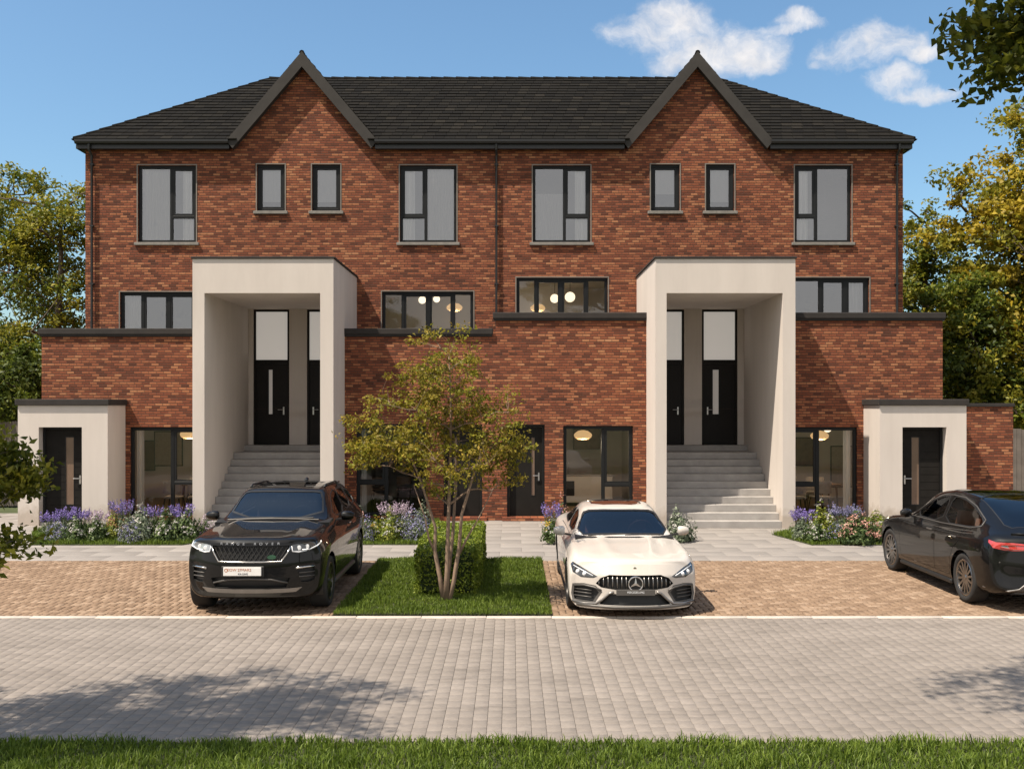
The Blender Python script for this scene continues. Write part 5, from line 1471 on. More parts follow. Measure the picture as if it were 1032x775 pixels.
# --- black SUV, nose to the road
def suv():
    car = thing('black_suv', 'black SUV with diamond mesh grille parked nose out before the first portal', 'car', (-3.68, 14.22, .006))
    rows = [
     (0.00, [(0,.34),(.66,.34),(.80,.40),(.855,.60),(.855,.82),(.83,.95),(.76,1.005),(.45,1.035),(0,1.045)]),
     (0.06, [(0,.27),(.74,.27),(.89,.35),(.935,.60),(.93,.85),(.875,.995),(.78,1.05),(.46,1.08),(0,1.09)]),
     (0.25, [(0,.235),(.78,.235),(.925,.33),(.97,.60),(.955,.87),(.895,1.035),(.79,1.085),(.47,1.11),(0,1.12)]),
     (0.50, [(0,.225),(.80,.225),(.945,.32),(.99,.62),(.975,.90),(.90,1.06),(.79,1.105),(.48,1.135),(0,1.145)]),
     (1.00, [(0,.22),(.82,.22),(.955,.31),(1.0,.64),(.985,.94),(.905,1.095),(.79,1.14),(.48,1.17),(0,1.18)]),
     (1.42, [(0,.22),(.82,.22),(.96,.31),(1.005,.66),(.985,.97),(.905,1.125),(.77,1.175),(.48,1.20),(0,1.208)]),
     (1.56, [(0,.22),(.82,.22),(.96,.31),(1.005,.66),(.985,.975),(.90,1.135),(.755,1.205),(.48,1.232),(0,1.24)]),
     (2.30, [(0,.22),(.82,.22),(.96,.31),(1.005,.67),(.985,.99),(.895,1.155),(.655,1.575),(.45,1.625),(0,1.64)]),
     (2.45, [(0,.22),(.82,.22),(.96,.31),(1.005,.67),(.985,.99),(.895,1.157),(.65,1.60),(.45,1.645),(0,1.66)]),
     (2.90, [(0,.22),(.82,.22),(.96,.31),(1.005,.67),(.985,1.0),(.89,1.165),(.645,1.615),(.45,1.66),(0,1.672)]),
     (3.60, [(0,.22),(.82,.22),(.96,.31),(1.01,.67),(.99,1.02),(.885,1.18),(.635,1.585),(.44,1.632),(0,1.645)]),
     (4.25, [(0,.24),(.82,.24),(.95,.33),(.99,.68),(.965,1.03),(.86,1.20),(.615,1.52),(.43,1.565),(0,1.58)]),
     (4.55, [(0,.28),(.80,.28),(.92,.37),(.96,.70),(.93,1.03),(.83,1.17),(.64,1.28),(.43,1.32),(0,1.335)]),
     (4.74, [(0,.33),(.76,.33),(.87,.42),(.91,.70),(.88,.98),(.80,1.06),(.64,1.10),(.43,1.12),(0,1.125)]),
     (4.80, [(0,.40),(.66,.40),(.76,.47),(.80,.70),(.78,.92),(.72,.98),(.60,1.00),(.40,1.01),(0,1.015)]),
    ]
    bf = lambda u, z: .30*u**2.6+.05*np.clip((z-.75)/.3, 0, 1)+.05*np.clip((.5-z)/.2, 0, 1)
    br = lambda u, z: .22*u**2.6
    def dress(x, y, z, s):     # bonnet swage and flank crease
        if s < 1.5 and z > .95: z += .012*math.exp(-((abs(x)-.52)/.07)**2)*min(1, s/.3)
        return x, y, z
    bm = body_surface(rows, bf, br, 4.80, [1.42, 1.5, 1.56, 1.62, 2.3, 2.36], None, dress)
    bv = bvh_of(bm); fs = front_sel(.75)
    K = M['car_black']
    arches(bm, car, (.88, 3.75), .425, .385, car)
    # glass
    glaze(bm, smooth_poly([(-.715,1.245),(.715,1.245),(.625,1.555),(.5,1.58),(-.5,1.58),(-.625,1.555)], 2), (0, 2), lambda f: f.normal.y < -.15 and 1.35 < f.calc_center_median().y < 2.5, 'windscreen', M['tint'], car)
    for sg in (-1, 1):
        S = side_sel(sg, 1.1)
        glaze(bm, smooth_poly([(1.93,1.215),(2.36,1.485),(2.62,1.545),(2.88,1.552),(2.88,1.225)], 2), (1, 2), S, 'side_window', M['sideglass'], car, .018)
        glaze(bm, smooth_poly([(2.97,1.228),(2.97,1.552),(3.40,1.54),(3.60,1.525),(3.60,1.245)], 2), (1, 2), S, 'side_window', M['sideglass'], car, .018)
        glaze(bm, smooth_poly([(3.68,1.25),(3.68,1.515),(4.08,1.465),(4.22,1.36),(4.10,1.265)], 2), (1, 2), S, 'side_window', M['darkglass'], car, .018)
        for poly, hs in (([(1.47,.37),(1.42,.70),(1.44,1.06),(1.62,1.115),(2.90,1.14),(2.90,.37)], 2.72), ([(2.94,.37),(2.94,1.14),(3.88,1.165),(3.80,.86),(3.50,.84),(3.36,.70),(3.30,.37)], 3.66)):
            d = gap_panel(bm, poly, (1, 2), side_sel(sg), 'door', K, car)
            bar_handle(d, bv, hs, 1.03, sg, K)
    glaze(bm, smooth_poly([(-.56,1.60),(.56,1.60),(.56,3.6),(-.56,3.6)] and [(-.46,2.62),(.46,2.62),(.46,3.5),(-.46,3.5)], 2), (0, 1), top_sel(1.5), 'roof_glass', M['darkglass'], car, .01)
    # grille: dark recess, chrome rim and a net of diamonds
    gp = [(-.545,1.000),(.545,1.000),(.51,.90),(.435,.792),(-.435,.792),(-.51,.90)]
    g = lift_out(bm, select_cut(bm, gp, (0, 2), fs), 'grille', M['plastic'], car, -.05, True, -.05)
    m = MB()
    dx, dz = .066, .052
    for k in range(-11, 12):
        for sgn in (-1, 1):
            # diagonal zig-zag bars clipped to the grille
            pts = []
            for q in range(13):
                z = .792+.208*q/12; x = k*dx+sgn*((z-.792)/.208)*dx*2.0*(1 if True else 1)
                if pip(x, z, gp): pts.append(cast_front(bv, x, z)+Vector((0, .018, 0)))
            if len(pts) > 1: m.tube(pts, .0052, M['rim_dark'], 5, False)
    m.build('grille_mesh', g)
    m = MB(); pts = [cast_front(bv, *p)+Vector((0, -.002, 0)) for p in ((-.56,.985),(-.515,.895),(-.44,.784),(-.2,.782),(0,.781),(.2,.782),(.44,.784),(.515,.895),(.56,.985))]
    m.tube(pts, .012, M['chrome'], 6); m.build('grille_rim', g, smooth=True)
    p = cast_front(bv, .31, .845); m = MB(); n = 20
    m.prism([(p.x+.062*math.cos(2*math.pi*q/n), p.y-.006, p.z+.030*math.sin(2*math.pi*q/n)) for q in range(n)], (0, .02, 0), simple('green_badge', (.03, .085, .05), .4)); m.build('badge', g)
    # lettering on the bonnet lip
    for i, ch in enumerate('RANGE ROVER'):
        x = -.40+.80*i/10
        if ch == ' ': continue
        q = cast_front(bv, x, 1.026)
        text_mesh('bonnet_letter', ch, .048, M['chrome'], car, (q.x, q.y-.012, q.z+.004), (math.radians(72), 0, 0), .005, 1.3)
    # lamps
    for sg in (-1, 1):
        hp = [(.565,.915),(.575,1.005),(.70,1.022),(.885,1.035),(.925,1.00),(.90,.965),(.78,.915),(.66,.895)]
        if sg < 0: hp = mirror_poly(hp)
        h = lift_out(bm, select_cut(bm, hp, (0, 2), front_sel(.8)), 'headlight', M['lens'] if sg < 0 else M['lensdark'], car, -.006, True, .02)
        m = MB()
        for path in ([(.57,.985),(.583,.912),(.66,.898),(.76,.912)], [(.70,.925),(.80,.925),(.895,.968),(.925,1.0),(.915,1.022)]):
            m.tube([cast_front(bv, sg*x, z)+Vector((0, -.004, .002)) for x, z in path], .010, M['drl'], 6)
        m.build('light_bar', h, smooth=True)
        m = MB()
        for x, z in ((.66, .955), (.76, .965)): q = cast_front(bv, sg*x, z); m.lathe([(0, q.y-.004), (.030, q.y-.002), (.036, q.y+.01)], M['drl'], 14, 'y', (q.x, 0, q.z))
        m.build('lamp', h)
        # corner vents
        vp = [(.64,.665),(.86,.675),(.865,.50),(.80,.47),(.70,.475)]
        if sg < 0: vp = mirror_poly(vp)
        v = lift_out(bm, select_cut(bm, vp, (0, 2), front_sel(.8)), 'corner_vent', M['plastic'], car, -.04, True, -.04)
        m = MB()
        m.tube([cast_front(bv, sg*x, z)+Vector((0, -.006, 0)) for x, z in ((.63,.680),(.72,.685),(.80,.687),(.87,.685))], .014, M['chrome'], 6)
        for z in (.61, .555): m.tube([cast_front(bv, sg*x, z)+Vector((0, .006, 0)) for x in (.67, .75, .86)], .010, M['trim'], 5)
        m.build('vent_blade', v, smooth=True)
    lp = [(-.56,.545),(-.42,.575),(.42,.575),(.56,.545),(.50,.415),(-.50,.415)]
    l = lift_out(bm, select_cut(bm, lp, (0, 2), fs), 'lower_intake', M['plastic'], car, -.06, True, -.06)
    m = MB(); m.tube([cast_front(bv, x, z)+Vector((0, .01, 0)) for x, z in ((-.52,.48),(-.3,.535),(0,.545),(.3,.535),(.52,.48))], .014, M['trim'], 6); m.build('intake_blade', l, smooth=True)
    sp_ = [(-.70,.405),(-.50,.400),(.50,.400),(.70,.405),(.62,.345),(-.62,.345)]
    lift_out(bm, select_cut(bm, sp_, (0, 2), fs), 'skid_plate', M['silver'], car, .012, True, .03)
    # number plate
    p = cast_front(bv, -.085, .655); m = MB(); m.bbox(p.x-.265, p.x+.265, p.y-.030, p.y-.016, p.z-.060, p.z+.060, M['plate'], .004)
    np_ = m.build('number_plate', car)
    text_mesh('plate_text', 'KOW 27MAR2', .054, M['orange'], np_, (p.x-.045, p.y-.0315, p.z+.022), depth=.0008)
    text_mesh('plate_text', 'KA-UNG', .036, M['ink'], np_, (p.x+.01, p.y-.0315, p.z-.034), depth=.0008)
    m = MB(); m.lathe([(.017, p.y-.0315), (.026, p.y-.0318), (.026, p.y-.030)], M['orange'], 16, 'y', (p.x-.225, 0, p.z+.018)); m.build('plate_roundel', np_)
    m = MB(); m.bbox(p.x-.30, p.x+.30, p.y-.015, p.y+.03, p.z-.075, p.z+.07, M['plastic'], .006); m.build('plate_holder', car)
    # wipers, sills, roof rails, tail
    m = MB()
    for x0, x1 in ((-.62, -.02), (.0, .60)): m.tube([(x0, 1.505, 1.212), (x1, 1.56, 1.232)], .011, M['plastic'], 5)
    m.tube([(-.70, 1.46, 1.212), (0, 1.455, 1.232), (.70, 1.46, 1.212)], .012, M['trim'], 6); m.build('wiper', car)
    for sg in (-1, 1):
        m = MB(); m.bbox(min(sg*.90, sg*.985), max(sg*.90, sg*.985), 1.36, 3.28, .255, .325, M['trim'], .02); m.build('side_sill', car)
        m = MB(); m.tube([(sg*.60, 2.45, 1.635), (sg*.605, 2.6, 1.665), (sg*.60, 3.5, 1.65), (sg*.59, 3.75, 1.60)], .016, M['plastic'], 6); m.build('roof_rail', car, smooth=True)
        tp = [(.50,.93),(.76,.93),(.76,.83),(.50,.86)]
        if sg < 0: tp = mirror_poly(tp)
        lift_out(bm, select_cut(bm, tp, (0, 2), rear_sel(4.5)), 'tail_light', M['redlens'], car, .003, True, .02)
        mirror(car, sg*.92, 1.93, 1.225, sg, K, .19)
    m = MB(); m.bbox(-.52, .52, 4.28, 4.46, 1.555, 1.585, K, .012); m.build('spoiler', car)
    m = MB(); m.tube([(.0, 3.95, 1.60), (0, 4.05, 1.655), (0, 4.16, 1.665)], [.04, .03, .006], K, 8); m.build('roof_fin', car, smooth=True)
    finish_body(bm, car, K)
    for s in (.88, 3.75):
        for sg in (-1, 1): wheel(car, sg*.985, s, .375, .26, 10, M['rim_dark'], sg, True)
    cabin(car, dict(cw=.70, seat_z=.80, seat_s=2.35, rear_s=3.35, leather=M['seat'], dash_s=1.72, dash_z=1.18, wheel_x=.36, mirror_z=1.50, mirror_s=2.12))
suv()

# --- low white coupe, nose to the road
def coupe():
    car = thing('white_coupe', 'low pearl white fastback with upright slatted grille parked beside the lawn', 'car', (1.72, 14.16, .006))
    rows = [
     (0.00, [(0,.15),(.70,.15),(.80,.20),(.82,.38),(.80,.56),(.74,.68),(.62,.715),(.38,.735),(0,.742)]),
     (0.07, [(0,.12),(.76,.12),(.865,.20),(.89,.40),(.87,.60),(.79,.725),(.66,.76),(.40,.783),(0,.79)]),
     (0.30, [(0,.115),(.77,.115),(.885,.21),(.915,.42),(.905,.66),(.82,.785),(.67,.80),(.40,.822),(0,.83)]),
     (0.60, [(0,.115),(.78,.115),(.89,.22),(.92,.45),(.915,.70),(.825,.84),(.66,.84),(.40,.855),(0,.862)]),
     (1.00, [(0,.12),(.78,.12),(.895,.22),(.925,.48),(.905,.755),(.81,.885),(.65,.885),(.40,.90),(0,.905)]),
     (1.42, [(0,.12),(.78,.12),(.90,.22),(.925,.50),(.90,.79),(.80,.91),(.72,.925),(.44,.945),(0,.95)]),
     (1.56, [(0,.12),(.78,.12),(.90,.22),(.925,.51),(.90,.80),(.795,.92),(.715,.962),(.44,.988),(0,.996)]),
     (2.36, [(0,.12),(.78,.12),(.90,.22),(.925,.52),(.90,.82),(.79,.94),(.585,1.258),(.40,1.313),(0,1.332)]),
     (2.52, [(0,.12),(.78,.12),(.90,.22),(.925,.52),(.90,.82),(.79,.945),(.58,1.283),(.40,1.336),(0,1.355)]),
     (2.95, [(0,.12),(.78,.12),(.90,.22),(.925,.53),(.905,.83),(.79,.955),(.575,1.30),(.40,1.356),(0,1.375)]),
     (3.60, [(0,.13),(.78,.13),(.90,.23),(.93,.54),(.915,.86),(.785,.975),(.55,1.26),(.39,1.318),(0,1.336)]),
     (4.35, [(0,.15),(.78,.15),(.90,.25),(.935,.56),(.915,.89),(.78,.995),(.52,1.095),(.36,1.13),(0,1.14)]),
     (4.80, [(0,.18),(.76,.18),(.87,.28),(.90,.58),(.88,.86),(.76,.96),(.56,.985),(.36,.998),(0,1.0)]),
     (4.98, [(0,.24),(.68,.24),(.78,.33),(.81,.58),(.79,.80),(.70,.87),(.54,.885),(.36,.89),(0,.892)]),
    ]
    bf = lambda u, z: .34*u**2.4+.10*np.clip((z-.58)/.16, 0, 1)-.03*np.clip((.3-z)/.15, 0, 1)
    br = lambda u, z: .25*u**2.6
    def dress(x, y, z, s):     # two long bonnet ridges
        if s < 1.5 and z > .68:
            k = min(1, max(0, (s-.12)/.35)); z += .024*k*(math.exp(-((abs(x)-(.26+.10*s/1.4))/.055)**2)); z += .010*k*math.exp(-((abs(x)-.60)/.09)**2)
        return x, y, z
    bm = body_surface(rows, bf, br, 4.98, [1.42, 1.49, 1.56, 1.62, 2.36, 2.44], None, dress)
    bv = bvh_of(bm); fs = front_sel(.7); K = M['car_white']
    arches(bm, car, (.86, 3.83), .385, .35, car)
    glaze(bm, smooth_poly([(-.70,.985),(-.3,1.002),(.3,1.002),(.70,.985),(.585,1.232),(.45,1.278),(-.45,1.278),(-.585,1.232)], 2), (0, 2), lambda f: f.normal.y < -.12 and 1.35 < f.calc_center_median().y < 2.5, 'windscreen', M['tint'], car, .02)
    for sg in (-1, 1):
        S = side_sel(sg, .9)
        glaze(bm, smooth_poly([(1.90,.985),(2.32,1.165),(2.6,1.225),(2.92,1.238),(2.92,.995)], 2), (1, 2), S, 'side_window', M['sideglass'], car, .016)
        glaze(bm, smooth_poly([(2.99,.997),(2.99,1.238),(3.4,1.215),(3.85,1.12),(4.05,1.05),(3.8,1.025)], 2), (1, 2), S, 'side_window', M['darkglass'], car, .016)
        for poly, hs in (([(1.50,.28),(1.45,.60),(1.48,.86),(1.60,.915),(2.94,.935),(2.94,.28)], 2.74), ([(2.98,.28),(2.98,.935),(3.75,.945),(3.66,.78),(3.52,.70),(3.42,.28)], 3.56)):
            d = gap_panel(bm, poly, (1, 2), side_sel(sg), 'door', K, car)
            bar_handle(d, bv, hs, .82, sg, K)
    bon = [(-.70,.20),(.70,.20),(.76,.8),(.73,1.43),(-.73,1.43),(-.76,.8)]
    glaze(bm, smooth_poly([(-.40,2.50),(.40,2.50),(.41,3.25),(-.41,3.25)], 2), (0, 1), top_sel(1.2), 'roof_glass', simple('brown_roof_glass', (.05, .018, .012), .08, 0, .3, 3, .5, 1.), car, .012)
    # grille
    gp = [(-.545,.475),(-.475,.56),(-.36,.605),(.36,.605),(.475,.56),(.545,.475),(.47,.425),(.2,.392),(-.2,.392),(-.47,.425)]
    g = lift_out(bm, select_cut(bm, gp, (0, 2), fs), 'grille', M['plastic'], car, -.06, True, -.06)
    m = MB()
    for k in range(-8, 9):
        x = k*.0625
        if abs(x) < .09: continue
        zs = [z for z in np.linspace(.385, .61, 46) if pip(x, z, gp)]
        if len(zs) < 2: continue
        a, b = cast_front(bv, x, zs[0]), cast_front(bv, x, zs[-1]); c = cast_front(bv, x, (zs[0]+zs[-1])/2)
        m.tube([a+Vector((0,.02,0)), c+Vector((0,.008,0)), b+Vector((0,.025,0))], .0085, M['rim_grey'], 6)
    m.build('grille_slat', g, smooth=True)
    # round three-pointed emblem
    p = cast_front(bv, 0, .492); R = .098; m = MB(); n = 32; q = M['chrome']
    m.tube([(p.x+R*math.cos(2*math.pi*k/n), p.y-.018, p.z+R*math.sin(2*math.pi*k/n)) for k in range(n+1)], .0105, q, 8, False)
    for k in range(3):
        a = math.pi/2+2*math.pi*k/3; dx, dz = math.cos(a), math.sin(a)
        m.prism([(p.x-dz*.018, p.y-.016, p.z+dx*.018), (p.x+dx*R*.98, p.y-.02, p.z+dz*R*.98), (p.x+dz*.018, p.y-.016, p.z-dx*.018), (p.x, p.y-.03, p.z)], (0, .012, 0), q)
    m.lathe([(0, p.y-.006), (R, p.y-.006), (R, p.y+.02)], M['plastic'], 28, 'y', (p.x, 0, p.z))
    m.build('emblem', g, smooth=True, auto=30)
    q = cast_front(bv, 0, .690); m = MB(); m.lathe([(0, q.y-.004), (.022, q.y-.003), (.024, q.y+.004)], M['chrome'], 16, 'y', (0, 0, q.z)); m.build('bonnet_badge', car)
    # lamps, side intakes and lower mouth
    for sg in (-1, 1):
        hp = [(.515,.572),(.58,.545),(.74,.54),(.855,.60),(.878,.70),(.845,.735),(.70,.665)]
        if sg < 0: hp = mirror_poly(hp)
        h = lift_out(bm, select_cut(bm, hp, (0, 2), front_sel(.8)), 'headlight', M['lensdark'], car, -.004, True, .02)
        m = MB(); m.tube([cast_front(bv, sg*x, z)+Vector((0, .004, 0)) for x, z in ((.58,.578),(.72,.635),(.84,.69))], .008, M['drl'], 6)
        for x, z in ((.69, .59), (.78, .61)): r_ = cast_front(bv, sg*x, z); m.lathe([(0, r_.y-.006), (.026, r_.y-.002), (.034, r_.y+.012)], M['drl'], 14, 'y', (r_.x, 0, r_.z))
        m.build('lamp', h, smooth=True)
        ip = [(.50,.355),(.56,.415),(.70,.43),(.83,.41),(.845,.30),(.83,.225),(.58,.225)]
        if sg < 0: ip = mirror_poly(ip)
        og = grow(ip, .032); select_cut(bm, og, (0, 2), front_sel(.8)); inn = set(select_cut(bm, ip, (0, 2), front_sel(.8)))
        lift_out(bm, [f for f in select_cut(bm, og, (0, 2), front_sel(.8)) if f not in inn], 'intake_surround', M['trim'], car, .002, True, .01)
        v = lift_out(bm, select_cut(bm, ip, (0, 2), front_sel(.8)), 'side_intake', M['plastic'], car, -.05, True, -.05)
        m = MB()
        for z in (.275, .325, .37): m.tube([cast_front(bv, sg*x, z)+Vector((0, .012, 0)) for x in (.60, .70, .83)], .009, M['trim'], 5)
        m.tube([cast_front(bv, sg*x, z)+Vector((0, -.006, 0)) for x, z in ((.30,.372),(.36,.35),(.46,.255),(.54,.20),(.70,.185),(.86,.20))], .018, M['silver'], 6)
        m.tube([cast_front(bv, sg*x, z)+Vector((0, -.006, 0)) for x, z in ((.47,.385),(.56,.42),(.70,.437),(.84,.415))], .014, M['trim'], 6)
        m.build('intake_blade', v, smooth=True)
    lp = [(-.36,.345),(.36,.345),(.46,.25),(.50,.19),(-.50,.19),(-.46,.25)]
    l = lift_out(bm, select_cut(bm, lp, (0, 2), fs), 'lower_intake', M['plastic'], car, -.06, True, -.06)
    m = MB(); m.tube([cast_front(bv, x, .165)+Vector((0, -.02, 0)) for x in (-.80, -.6, -.3, 0, .3, .6, .80)], .022, M['trim'], 6); m.build('splitter', car, smooth=True)
    p = cast_front(bv, 0, .375); m = MB(); m.bbox(p.x-.27, p.x+.27, p.y-.03, p.y-.014, p.z-.045, p.z+.040, M['trim'], .005); np_ = m.build('number_plate', car)
    text_mesh('plate_text', 'MERCEDES-AMG', .040, M['drl'], np_, (p.x, p.y-.0315, p.z), depth=.0008, sx=.82)
    m = MB()
    for x0, x1 in ((-.55, .0), (.02, .56)): m.tube([(x0, 1.50, .972), (x1, 1.53, .990)], .010, M['plastic'], 5)
    m.build('wiper', car)
    for sg in (-1, 1):
        m = MB(); m.bbox(min(sg*.84, sg*.915), max(sg*.84, sg*.915), 1.32, 3.40, .135, .20, M['plastic'], .02); m.build('side_sill', car)
        mirror(car, sg*.83, 1.86, 1.0, sg, K, .17)
        tp = [(.40,.80),(.72,.80),(.74,.73),(.42,.745)]
        if sg < 0: tp = mirror_poly(tp)
        lift_out(bm, select_cut(bm, tp, (0, 2), rear_sel(4.6)), 'tail_light', M['redlens'], car, .003, True, .02)
    finish_body(bm, car, K)
    for s in (.86, 3.83):
        for sg in (-1, 1): wheel(car, sg*.905, s, .345, .27, 12, M['rim_dark'], sg)
    cabin(car, dict(cw=.60, seat_z=.50, seat_s=2.35, rear_s=3.25, leather=M['tanleather'], dash_s=1.75, dash_z=.955, wheel_x=.33, mirror_z=1.20, mirror_s=2.16))
coupe()

# --- dark saloon seen from behind, nose to the houses
def saloon():
    q = 1.03
    car = thing('dark_saloon', 'dark glossy saloon with curved glass roof parked tail out beside the pink flowers', 'car', (7.80, 19.27, .006), math.pi)
    rows = [
     (0.00, [(0,.26),(.62,.26),(.76,.33),(.81,.52),(.79,.68),(.72,.77),(.58,.81),(.36,.83),(0,.836)]),
     (0.08, [(0,.21),(.70,.21),(.86,.31),(.90,.54),(.88,.74),(.78,.85),(.62,.885),(.38,.905),(0,.91)]),
     (0.50, [(0,.19),(.76,.19),(.92,.30),(.955,.56),(.935,.83),(.83,.945),(.65,.965),(.40,.985),(0,.99)]),
     (1.00, [(0,.18),(.78,.18),(.935,.29),(.965,.60),(.945,.89),(.84,1.01),(.66,1.03),(.41,1.05),(0,1.056)]),
     (1.22, [(0,.18),(.78,.18),(.935,.29),(.965,.61),(.945,.905),(.84,1.03),(.68,1.06),(.42,1.085),(0,1.092)]),
     (1.36, [(0,.18),(.78,.18),(.935,.29),(.965,.62),(.945,.91),(.84,1.035),(.67,1.11),(.42,1.14),(0,1.148)]),
     (2.15, [(0,.18),(.78,.18),(.935,.29),(.965,.63),(.945,.93),(.835,1.06),(.60,1.50),(.41,1.56),(0,1.578)]),
     (2.75, [(0,.18),(.78,.18),(.935,.29),(.965,.64),(.945,.95),(.835,1.08),(.595,1.56),(.41,1.615),(0,1.632)]),
     (3.40, [(0,.18),(.78,.18),(.935,.29),(.970,.65),(.955,.97),(.835,1.10),(.58,1.515),(.40,1.575),(0,1.592)]),
     (4.00, [(0,.20),(.78,.20),(.93,.31),(.970,.67),(.955,.99),(.83,1.12),(.58,1.345),(.40,1.41),(0,1.428)]),
     (4.42, [(0,.24),(.76,.24),(.90,.35),(.945,.69),(.93,.99),(.81,1.11),(.64,1.165),(.42,1.21),(0,1.225)]),
     (4.60, [(0,.28),(.74,.28),(.87,.38),(.92,.69),(.90,.97),(.79,1.075),(.66,1.105),(.42,1.135),(0,1.145)]),
     (4.74, [(0,.33),(.70,.33),(.82,.42),(.87,.68),(.85,.92),(.76,1.01),(.62,1.035),(.40,1.05),(0,1.055)]),
     (4.80, [(0,.40),(.60,.40),(.72,.47),(.77,.68),(.75,.86),(.68,.92),(.56,.94),(.38,.95),(0,.953)]),
    ]
    bf = lambda u, z: .32*u**2.5
    br = lambda u, z: .26*u**2.5+.03*np.clip((z-.7)/.3, 0, 1)-.03*np.clip((.55-z)/.2, 0, 1)
    bm = body_surface(rows, bf, br, 4.80, [1.22, 1.30, 1.36, 4.5, 4.68], None, None)
    bmesh.ops.scale(bm, vec=(q, q, .99), verts=bm.verts[:]); bm.normal_update()
    bv = bvh_of(bm); K = M['car_black']
    arches(bm, car, (.905, 3.885), .415, .375, car)
    for sg in (-1, 1):
        S = side_sel(sg, 1.0)
        fr = glaze(bm, smooth_poly([(1.66,1.10),(2.15,1.375),(2.45,1.468),(2.72,1.492),(2.78,1.10)], 2), (1, 2), S, 'side_window', M['sideglass'], car, .018)
        rr_ = glaze(bm, smooth_poly([(2.88,1.105),(2.83,1.50),(3.15,1.49),(3.60,1.40),(4.02,1.24),(4.06,1.175),(3.85,1.14)], 2), (1, 2), S, 'side_window', M['sideglass'], car, .018)
        m = MB(); top = [(1.58,1.075),(2.12,1.395),(2.45,1.492),(2.80,1.522),(3.18,1.512),(3.62,1.422),(4.05,1.258),(4.10,1.17),(3.85,1.115),(2.84,1.078),(1.58,1.062)]
        m.tube([cast_side(bv, s, z, sg)+Vector((sg*.003, 0, 0)) for s, z in top], .010, M['trim'], 6); m.build('window_trim', car, smooth=True)
        for poly, hs in (([(1.44,.35),(1.40,.70),(1.44,1.03),(1.60,1.055),(2.82,1.065),(2.84,.35)], 2.62), ([(2.88,.35),(2.86,1.065),(3.72,1.10),(3.80,.95),(3.58,.80),(3.46,.62),(3.42,.35)], 3.56)):
            d = gap_panel(bm, poly, (1, 2), side_sel(sg), 'door', K, car)
            bar_handle(d, bv, hs, .955, sg, M['trim'])
        m = MB(); m.bbox(min(sg*.90, sg*.975), max(sg*.90, sg*.975), 1.36, 3.44, .20, .275, M['plastic'], .02); m.build('side_sill', car)
        mirror(car, sg*.86, 1.70, 1.115, sg, K, .17)
        hp = [(.50,.70),(.56,.74),(.80,.77),(.86,.72),(.78,.66),(.62,.65)]
        if sg < 0: hp = mirror_poly(hp)
        lift_out(bm, select_cut(bm, hp, (0, 2), front_sel(.9)), 'headlight', M['lens'], car, -.003, True, .02)
    glaze(bm, smooth_poly([(-.63,1.13),(.63,1.13),(.555,1.46),(.4,1.52),(-.4,1.52),(-.555,1.46)], 2), (0, 2), lambda f: f.normal.y < -.12 and 1.1 < f.calc_center_median().y < 2.4, 'windscreen', M['tint'], car, .02)
    glaze(bm, smooth_poly([(-.53,2.35),(.53,2.35),(.53,3.30),(-.53,3.30)], 2), (0, 1), top_sel(1.4), 'roof_glass', M['darkglass'], car, .012)
    glaze(bm, smooth_poly([(-.53,3.40),(.53,3.40),(.57,4.05),(.60,4.48),(.3,4.53),(-.3,4.53),(-.60,4.48),(-.57,4.05)], 2), (0, 1), top_sel(1.1), 'rear_window', M['darkglass'], car, .012)
    # tail: lamp clusters, reflector, diffuser
    rs = rear_sel(4.0)
    for sg in (-1, 1):
        tp = [(.33,.965),(.45,.995),(.66,1.01),(.84,1.005),(.895,1.030),(.91,.995),(.88,.925),(.74,.895),(.46,.905),(.36,.935)]
        if sg < 0: tp = mirror_poly(tp)
        t = lift_out(bm, select_cut(bm, tp, (0, 2), rear_sel(3.9)), 'tail_light', M['redlens'], car, .003, True, .02)
        m = MB(); pts = [(.42,.945),(.46,.975),(.62,.985),(.78,.975),(.80,.945),(.72,.925),(.5,.92)]
        m.poly([tuple(cast_rear(bv, sg*x, z)+Vector((sg*.004, .006, 0))) for x, z in (pts if sg < 0 else pts[::-1])], M['lens'])
        m.tube([cast_rear(bv, sg*x, z)+Vector((sg*.004, .008, 0)) for x, z in pts+pts[:1]], .008, M['redlens'], 6); m.tube([cast_rear(bv, sg*.62, z)+Vector((sg*.004, .009, 0)) for z in (.922, .985)], .006, M['redlens'], 5)
        m.build('lamp', t)
        p = cast_rear(bv, sg*.80, .72); m = MB(); m.lathe([(0, .006), (.010, .004), (.012, 0)], M['trim'], 10, 'y', tuple(p)); m.build('parking_sensor', car)
    dp = [(-.66,.27),(-.60,.36),(-.52,.44),(-.42,.475),(.42,.475),(.52,.44),(.60,.36),(.66,.27)]
    d = lift_out(bm, select_cut(bm, dp, (0, 2), rs), 'diffuser', M['trim'], car, -.02, True, -.02)
    m = MB(); m.tube([cast_rear(bv, x, z)+Vector((0, .004, 0)) for x, z in [(-.93,.335),(-.72,.325)]+dp[1:-1]+[(.72,.325),(.93,.335)]], .013, M['silver'], 6)
    m.build('bumper_trim', d, smooth=True)
    m = MB(); m.tube([cast_rear(bv, x, .445)+Vector((0, -.004, 0)) for x in (-.42, 0, .42)], .012, M['redlens'], 6); m.build('reflector', d)
    p = cast_rear(bv, 0, .80); m = MB(); m.bbox(-.26, .26, p.y-.004, p.y+.012, .745, .855, M['plate'], .004); m.build('number_plate', car)
    m = MB(); m.tube([cast_rear(bv, x, 1.115)+Vector((0, .0, .012)) for x in np.linspace(-.62, .62, 9)], .016, K, 6); m.build('spoiler', car, smooth=True)
    finish_body(bm, car, K)
    for s in (.905, 3.885):
        for sg in (-1, 1): wheel(car, sg*.965, s, .375, .25, 14, M['rim_grey'], sg)
